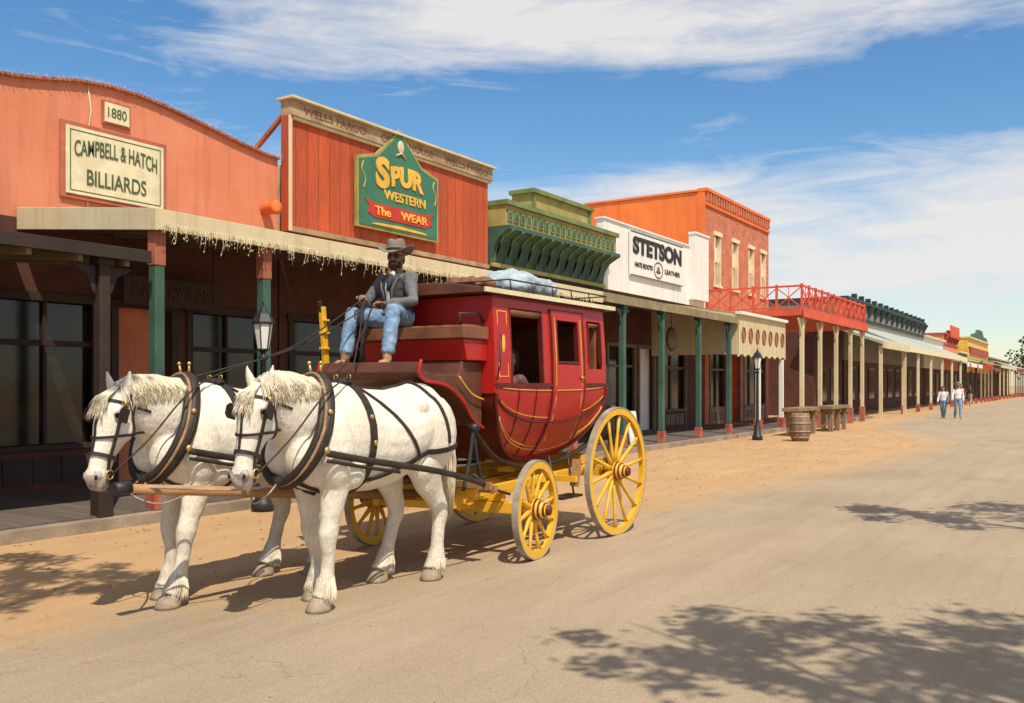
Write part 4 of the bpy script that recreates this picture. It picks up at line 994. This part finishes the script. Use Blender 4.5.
    for sg in (-1,1):
        tp_=[T(sg*.325,.10,1.20),T(sg*.36,.45,1.13),T(sg*.39,.85,1.06),T(sg*.405,1.3,.98),T(sg*.39,1.75,.88),V((ox+sg*.36,6.84,.79))]
        mb.tube(smooth_pts(tp_,4),[(.026,.008)]*(5*4+1),leather,6,ref=(0,0,1))
        mb.tube(smooth_pts([p+V((0,.0,-.055)) for p in tp_[:3]],4),[(.014,.006)]*9,leather,6,ref=(0,0,1))
        strap(mb,[T(sg*.39,.95,1.0),T(sg*.38,1.25,1.10),T(sg*.36,1.5,1.15),T(sg*.28,1.75,1.18),T(0,1.95,1.18)],.045,bvh,leather)
        strap(mb,[T(sg*.02,1.38,1.8),T(sg*.25,1.42,1.62),T(sg*.36,1.48,1.4),T(sg*.38,1.52,1.2)],.026,bvh,leather)
        strap(mb,[T(sg*.05,.62,1.72),T(sg*.28,.85,1.5),T(sg*.37,1.05,1.25),T(sg*.39,1.2,1.06)],.024,bvh,leather)
        strap(mb,[T(sg*.38,.95,1.0),T(sg*.30,.7,.93),T(sg*.15,.4,.90),T(sg*.03,.1,1.0)],.035,bvh,leather)
    mb.tube(smooth_pts([T(0,-.05,.98),V(((ox+CX)/2,oy-.25,.93)),V((CX,3.85,1.0))],5),.009,steel,6)
    mb.tube(smooth_pts([T(0,-.06,1.0),V((ox+.02,oy-.2,.90)),V(((ox+CX)/2,oy-.1,.82)),V((CX,oy+.1,.98))],5),.007,steel,6)
    for t,wd,off_ in ((.68,.026,.010),(.10,.020,.010)): ringstrap(mb,hp(t,0,-.01),S,Nf,.4,wd,bvh,leather,off_)
    ringstrap(mb,hp(.44,0,-.03),S,(Nf*.8+hd*.3),.4,.018,bvh,leather,.010)
    for sg in (-1,1):
        strap(mb,[hp(-.02,sg*.06,-.04),hp(.12,sg*.11,.0),hp(.3,sg*.13,.03),hp(.5,sg*.10,.01),hp(.72,sg*.08,.0),hp(.86,sg*.08,-.02)],.022,bvh,leather,.009)
        strap(mb,[hp(-.02,sg*.05,-.06),hp(.2,sg*.11,-.09),hp(.42,sg*.1,-.13),hp(.45,0,-.2)],.018,bvh,leather,.009)
        c=hp(.245,sg*.153,.045); mb.rings([[c+hd*a+Nf*b+S*sg*(dx+.25*max(0,b)) for a,b in ((-.05,-.045),(.05,-.045),(.055,.03),(.03,.055),(-.03,.055),(-.055,.03))] for dx in (-.004,.004)],leather,True,False)
        bc=hp(.865,sg*.088,-.02); mb.tube([bc+hd*.032*math.cos(t*math.pi/6)+Nf*.032*math.sin(t*math.pi/6) for t in range(12)],.006,brass,6,closed=True)
        mb.ell(hp(.10,sg*.118,.01),(.012,.022,.022),brass,(S,Nf,hd))
        strap(mb,[hp(.865,sg*.085,-.05),hp(.93,sg*.05,-.09),hp(.93,0,-.1)],.014,bvh,leather,.006)
    strap(mb,[hp(.1,0,.15),hp(.4,0,.14),hp(.68,0,.1)],.014,bvh,leather,.008)
    mb.obj('harness',e)
    return [hp(.865,sg*.09,-.03) for sg in (-1,1)]
HA=(-5.08,4.76); HB=(-6.12,4.36)
bit1=horse(HA[0],HA[1],14,(-.08,.20),(-.02,-.36),0.0,3,.02)
bit2=horse(HB[0],HB[1],12,(-.24,-.04),(.0,-.30),.05,8,-.02)

# ------------------------------------------------------------------ people
def SK(n,c): return M(n,c,.55,.12,8,60,.1,.003)
skin=SK('skin_tanned',(.27,.125,.07)); skin2=SK('skin_light',(.42,.23,.155))
jeans=M('denim_blue',(.13,.23,.38),.85,.25,6,90,.4,.004,c2=(.26,.38,.54))
vest=M('vest_charcoal',(.045,.045,.05),.85,.3,8,90,.3,.004)
shirtg=M('shirt_grey',(.13,.13,.135),.85,.25,8,90,.3,.004)
shirtw=M('shirt_white',(.72,.70,.66),.85,.1)
hatm=M('hat_felt_grey',(.20,.165,.135),.9,.2,8,90,.3,.004)
bootm=M('boots_tan',(.40,.21,.09),.6,.25)
beardm=M('beard_dark',(.03,.022,.018),.8,.3,20,80,.4,.004)
scarf=M('scarf_dark',(.03,.03,.035),.8,.3)
hairb=M('hair_brown',(.05,.026,.014),.6,.3,20,90,.4,.004)
blouse=M('blouse_rose',(.16,.06,.055),.8,.2)
def head(e,c,fwd,up,sk,hair,hat=None,beard=False,glasses=False,vox=.0075,long=False):
    f=V(fwd).normalized(); u=V(up); u=(u-u.dot(f)*f).normalized(); s=f.cross(u); c=V(c)
    fr=(s,f,u); q=lambda a,b,d:c+s*a+f*b+u*d
    mb=MB()
    mb.ell(q(0,-.008,.025),(.077,.097,.098),sk,fr); mb.ell(q(0,.025,-.04),(.058,.066,.085),sk,fr); mb.ell(q(0,.055,-.09),(.03,.028,.025),sk,fr)
    mb.ell(q(0,.082,.03),(.055,.016,.014),sk,fr)
    mb.tube([q(0,.085,.03),q(0,.098,.0),q(0,.112,-.022),q(0,.095,-.034)],[.011,.013,.017,.013],sk,8,ref=s)
    for g in (-1,1): mb.ell(q(g*.08,-.005,-.002),(.012,.02,.032),sk,fr); mb.ell(q(g*.045,.062,-.022),(.02,.02,.02),sk,fr)
    mb.ell(q(0,.092,-.058),(.026,.010,.006),sk,fr); mb.ell(q(0,.089,-.069),(.022,.010,.006),sk,fr)
    mb.tube([q(0,-.02,-.05),q(0,-.03,-.17)],[.058,.062],sk,14,ref=s)
    if hair:
        mb.ell(q(0,-.028,.048),(.088,.10,.097),hair,fr); mb.ell(q(0,-.06,-.02),(.075,.06,.07),hair,fr)
        if long:
            mb.ell(q(0,-.06,-.1),(.09,.055,.13),hair,fr); mb.ell(q(0,.045,.085),(.065,.05,.04),hair,fr)
            for g in (-1,1): mb.tube([q(g*.06,.04,.08),q(g*.088,.02,.0),q(g*.085,.0,-.12)],[.03,.028,.02],hair,8)
    if beard:
        mb.tube([q(-.036,.092,-.062),q(-.018,.106,-.048),q(0,.108,-.046),q(.018,.106,-.048),q(.036,.092,-.062)],[.008,.012,.013,.012,.008],beard,8,ref=u)
        mb.ell(q(0,.078,-.10),(.034,.03,.035),beard,fr)
        for g in (-1,1): mb.ell(q(g*.052,.045,-.075),(.016,.035,.04),beard,fr)
    organic('head',mb,vox,3,e)
    mb=MB()
    if glasses:
        for g in (-1,1): mb.ell(q(g*.034,.094,.006),(.028,.008,.02),eyem,fr); mb.tube([q(g*.06,.088,.01),q(g*.083,.0,.012)],.004,eyem,6)
        mb.tube([q(-.012,.102,.01),q(.012,.102,.01)],.004,eyem,6)
    else:
        for g in (-1,1): mb.ell(q(g*.032,.084,.006),(.013,.008,.008),shirtw,fr); mb.ell(q(g*.032,.090,.006),(.006,.004,.006),eyem,fr); mb.tube([q(g*.018,.094,.026),q(g*.048,.088,.024)],.004,hair or hairb,6)
    mb.obj('eyes',e)
    if hat:
        mb=MB(); n=40; o=q(0,-.01,.058)
        def rr(a,rad,zz): return o+s*math.cos(a)*rad*.90+f*math.sin(a)*rad*1.1+u*zz
        rs=[]
        for rad,zz,cu in ((.099,-.004,0),(.125,-.008,.2),(.165,-.010,.7),(.20,-.006,1.0),(.201,.0,1.0),(.165,.0,.7),(.125,.002,.2),(.103,.006,0),(.101,.055,0),(.095,.095,0),(.082,.122,0),(.05,.128,0),(.02,.112,0)):
            rs.append([rr(2*math.pi*k/n,rad,zz+cu*.06*abs(math.cos(2*math.pi*k/n))**2.2-cu*.022*abs(math.sin(2*math.pi*k/n))**3 - (.018*(abs(math.sin(2*math.pi*k/n))**6) if zz>.1 else 0)) for k in range(n)])
        mb.rings(rs,hat); mb.rings([[rr(2*math.pi*k/n,.106,zz) for k in range(n)] for zz in (.008,.032)],leather,False)
        mb.obj('cowboy_hat',e)
def hand(mb,wr,dirv,palm,thumbs,curl,sk):
    d=V(dirv).normalized(); n=V(palm); n=(n-n.dot(d)*d).normalized(); t=V(thumbs); t=(t-t.dot(d)*d-t.dot(n)*n).normalized(); w=V(wr)
    mb.tube([w-d*.02,w+d*.02,w+d*.06,w+d*.092],[(.026,.018),(.034,.017),(.041,.016),(.039,.014)],sk,10,ref=t)
    for i,(o,l) in enumerate(((.03,.072),(.010,.082),(-.010,.077),(-.029,.06))):
        p=w+d*.088+t*o; a=0; pts=[p-d*.012]; 
        for k,fr_ in enumerate((.45,.32,.23)):
            a+=curl*(.9+.1*i); dd=d*math.cos(a)+n*math.sin(a); pts.append(pts[-1]+dd*l*fr_+ (d*.012 if k==0 else V((0,0,0))))
        mb.tube(pts,[.0095,.0092,.0085,.007],sk,7,ref=t)
    p=w+d*.03+t*.03; mb.tube([p,p+t*.025+d*.02+n*.008,p+t*.03+d*.045+n*.02,p+t*.018+d*.062+n*.032],[.013,.0115,.0105,.008],sk,7,ref=n)
def body(e,pel,chest,side,neck,sh,el,wr,hip,kn,an,toe,mats,vox=.011,bw=1):
    top,slv,pant,boot,sk=mats; mb=MB(); pel=V(pel);chest=V(chest);neck=V(neck)
    ax=neck-pel
    mb.tube([pel-ax*.14,pel-ax*.04,pel+ax*.12],[(.12,.10),(.165*bw,.125*bw),(.16*bw,.12*bw)],pant,16,ref=side)
    mb.tube([pel+ax*.08,pel.lerp(chest,.45),chest,chest.lerp(neck,.55),chest.lerp(neck,.85),neck],[(.165*bw,.126*bw),(.155*bw,.12*bw),(.178*bw,.128*bw),(.175*bw,.108*bw),(.11*bw,.08),(.062,.06)],top,18,ref=side)
    for i in range(2):
        s,l,w_=V(sh[i]),V(el[i]),V(wr[i])
        mb.ell(s,(.068*bw,.068*bw,.066*bw),slv)
        mb.tube([chest.lerp(neck,.5).lerp(s,.6),s,s.lerp(l,.5),l,l.lerp(w_,.45),w_],[.06*bw,.065*bw,.057*bw,.050*bw,.047*bw,.036*bw],slv,12)
        h,k,a,t=V(hip[i]),V(kn[i]),V(an[i]),V(toe[i])
        mb.ell(h,(.095,.1,.095),pant)
        mb.tube([h,h.lerp(k,.5),k,k.lerp(a,.4),k.lerp(a,.95)],[(.095*bw),(.083*bw),(.067*bw),(.063*bw),(.057*bw)],pant,14)
        f=(t-a); f.z=0; 
        mb.tube([k.lerp(a,.8),a,a+V((0,0,-.05))],[.045,.045,.042],boot,12)
        mb.tube([V((a.x,a.y,t.z+.035))-f.normalized()*.055,V((a.x,a.y,t.z+.04)),a.lerp(t,.5)+V((0,0,.0)),V(t)+V((0,0,.028)),V(t)+f.normalized()*.03+V((0,0,.02))],[(.034,.032),(.04,.038),(.042,.036),(.044,.026),(.025,.014)],boot,12,ref=V(side))
    o,b=organic('clothed_body',mb,vox,3,e)
    tx=bpy.data.textures.new('folds','CLOUDS'); tx.noise_scale=.06; dm=o.modifiers.new('d','DISPLACE'); dm.texture=tx; dm.strength=.022; dm.mid_level=.5; dm.texture_coords='GLOBAL'
    return b
random.seed(5)
dv=empty('coach_driver',(-5.88,7.0,2.3))
sh=[(-5.66,6.92,2.745),(-6.10,7.03,2.745)]; el=[(-5.53,6.80,2.50),(-6.20,6.86,2.50)]; wr=[(-5.70,6.60,2.47),(-5.98,6.58,2.53)]
b=body(dv,(-5.87,7.0,2.37),(-5.87,6.96,2.65),(1,-.2,0),(-5.87,6.965,2.81),sh,el,wr,[(-5.76,6.95,2.34),(-5.98,6.97,2.34)],[(-5.57,6.56,2.40),(-6.11,6.58,2.39)],[(-5.54,6.44,1.97),(-6.09,6.47,1.98)],[(-5.52,6.29,1.835),(-6.10,6.31,1.835)],(vest,shirtg,jeans,bootm,skin),vox=.011,bw=1.12)
head(dv,(-5.865,6.95,2.965),(.38,-.92,-.05),(0,0,1),skin,hairb,hatm,beardm,True)
mb=MB(); 
hand(mb,wr[0],(-.7,-.6,.1),(0,-.3,-1),(0,-.8,.6),1.0,skin); hand(mb,wr[1],(.75,-.6,.1),(0,-.3,-1),(0,-.8,.6),1.0,skin)
mb.obj('hands',dv)
mb=MB(); ringstrap(mb,(-5.87,6.965,2.815),(1,-.2,0),(.2,1,0),.3,.05,b,scarf,.014,24,thick=.01)
mb.ell((-5.845,6.87,2.79),(.035,.02,.035),shirtw); mb.tube([(-5.845,6.855,2.78),(-5.83,6.81,2.70),(-5.84,6.79,2.62)],[.02,.028,.012],scarf,8)
strap(mb,[(-5.74,6.82,2.76),(-5.80,6.80,2.6),(-5.82,6.8,2.42)],.02,b,shirtg,.012); strap(mb,[(-6.0,6.86,2.76),(-5.93,6.82,2.6),(-5.9,6.8,2.42)],.02,b,shirtg,.012)
strap(mb,[(-5.86,6.8,2.7),(-5.86,6.8,2.6),(-5.86,6.8,2.45)],.035,b,shirtw,.012)
mb.obj('scarf_and_vest_trim',dv)
rn=empty('reins',(-5.7,5.5,1.9)); mb=MB()
hands_c=[V((-5.79,6.53,2.47)),V((-5.89,6.52,2.53))]
for j,(bits,(ox,oy)) in enumerate(((bit1,HA),(bit2,HB))):
    for k,bb in enumerate(bits):
        sg=(-1,1)[k]; rg=V((ox+sg*.08,oy+.60,1.80)); md=V((ox+sg*.29,oy+.10,1.62))
        mb.tube(smooth_pts([bb,bb.lerp(md,.5)+V((0,0,-.03)),md,rg,rg.lerp(hands_c[k],.5)+V((0,0,-.10)),hands_c[k]],5),.007,leather,5)
mb.tube([hands_c[0],V((-5.8,6.45,2.3)),V((-5.82,6.4,2.08)),V((-5.8,6.35,1.86))],.009,leather,5)
mb.tube(smooth_pts([hands_c[1],V((-5.86,6.42,2.36)),V((-5.9,6.40,2.16)),V((-5.86,6.46,2.0)),V((-5.82,6.5,2.3))],4),.007,leather,5)
mb.obj('rein_lines',rn)
# passenger
pv=empty('coach_passenger',(-5.25,8.15,1.4))
D=V((-.10,.58,-.13)); q=lambda *a:tuple(V(a)+D)
body(pv,q(-5.2,7.55,1.57),q(-5.2,7.5,1.80),(1,0,0),q(-5.2,7.5,1.95),[q(-5.04,7.52,1.88),q(-5.38,7.52,1.88)],[q(-4.99,7.68,1.72),q(-5.42,7.62,1.66)],[q(-5.05,7.86,1.66),q(-5.3,7.80,1.6)],[q(-5.11,7.6,1.55),q(-5.3,7.6,1.55)],[q(-5.11,7.98,1.56),q(-5.3,7.98,1.56)],[q(-5.13,8.02,1.43),q(-5.3,8.02,1.43)],[q(-5.15,8.14,1.30),q(-5.3,8.14,1.30)],(blouse,blouse,jeans,bootm,skin2))
head(pv,q(-5.17,7.50,2.10),(.75,-.65,0),(0,0,1),skin2,hairb,long=True)
mb=MB(); hand(mb,q(-5.05,7.86,1.66),(0,1,0),(0,0,-1),(-1,0,0),.4,skin2); hand(mb,q(-5.3,7.80,1.6),(.1,1,-.1),(0,0,-1),(1,0,0),.4,skin2); mb.obj('hands',pv)
def walker(x,y,h,mats,hat=None,ang=0,hair=hairb,st=.22,long=False):
    e=empty('pedestrian',(x,y,0)); k=h/1.78; R=Matrix.Rotation(ang,3,'Z'); o=V((x,y,0))
    q=lambda a,b,c:o+R@V((a*k,b*k,c*k))
    body(e,q(0,0,.98),q(0,0,1.28),R@V((1,0,0)),q(0,0,1.5),[q(.19,0,1.43),q(-.19,0,1.43)],[q(.25,.08,1.15),q(-.25,-.06,1.15)],[q(.25,-.02,.90),q(-.25,-.2,.93)],[q(.09,0,.92),q(-.09,0,.92)],[q(.1,-.12,.50),q(-.1,.05,.50)],[q(.1,-.18,.10),q(-.1,st+.06,.14)],[q(.1,-.32,.02),q(-.1,st-.08,.04)],mats,vox=.016)
    head(e,q(0,-.01,1.66),R@V((0,-1,0)),(0,0,1),mats[4],hair,hat,vox=.012,long=long)
    mb=MB(); hand(mb,q(.25,-.02,.90),R@V((0,-.1,-1)),R@V((-1,0,0)),R@V((0,-1,0)),.3,mats[4]); hand(mb,q(-.25,-.2,.93),R@V((0,-.1,-1)),R@V((1,0,0)),R@V((0,-1,0)),.3,mats[4]); mb.obj('hands',e)
khaki=M('trousers_khaki',(.38,.32,.22),.85,.15)
redsh=M('shirt_red',(.42,.06,.05),.85,.15)
walker(-6.0,50.3,1.80,(shirtw,shirtw,jeans,bootm,skin2),hatm,.25)
walker(-6.7,50.6,1.62,(shirtw,shirtw,jeans,bootm,skin2),None,-.1,long=True)
walker(-8.6,74,1.75,(redsh,redsh,khaki,bootm,skin2),None,.1)
walker(-9.0,83,1.70,(vest,vest,khaki,bootm,skin2),None,2.9)
print('objects',len(bpy.data.objects))
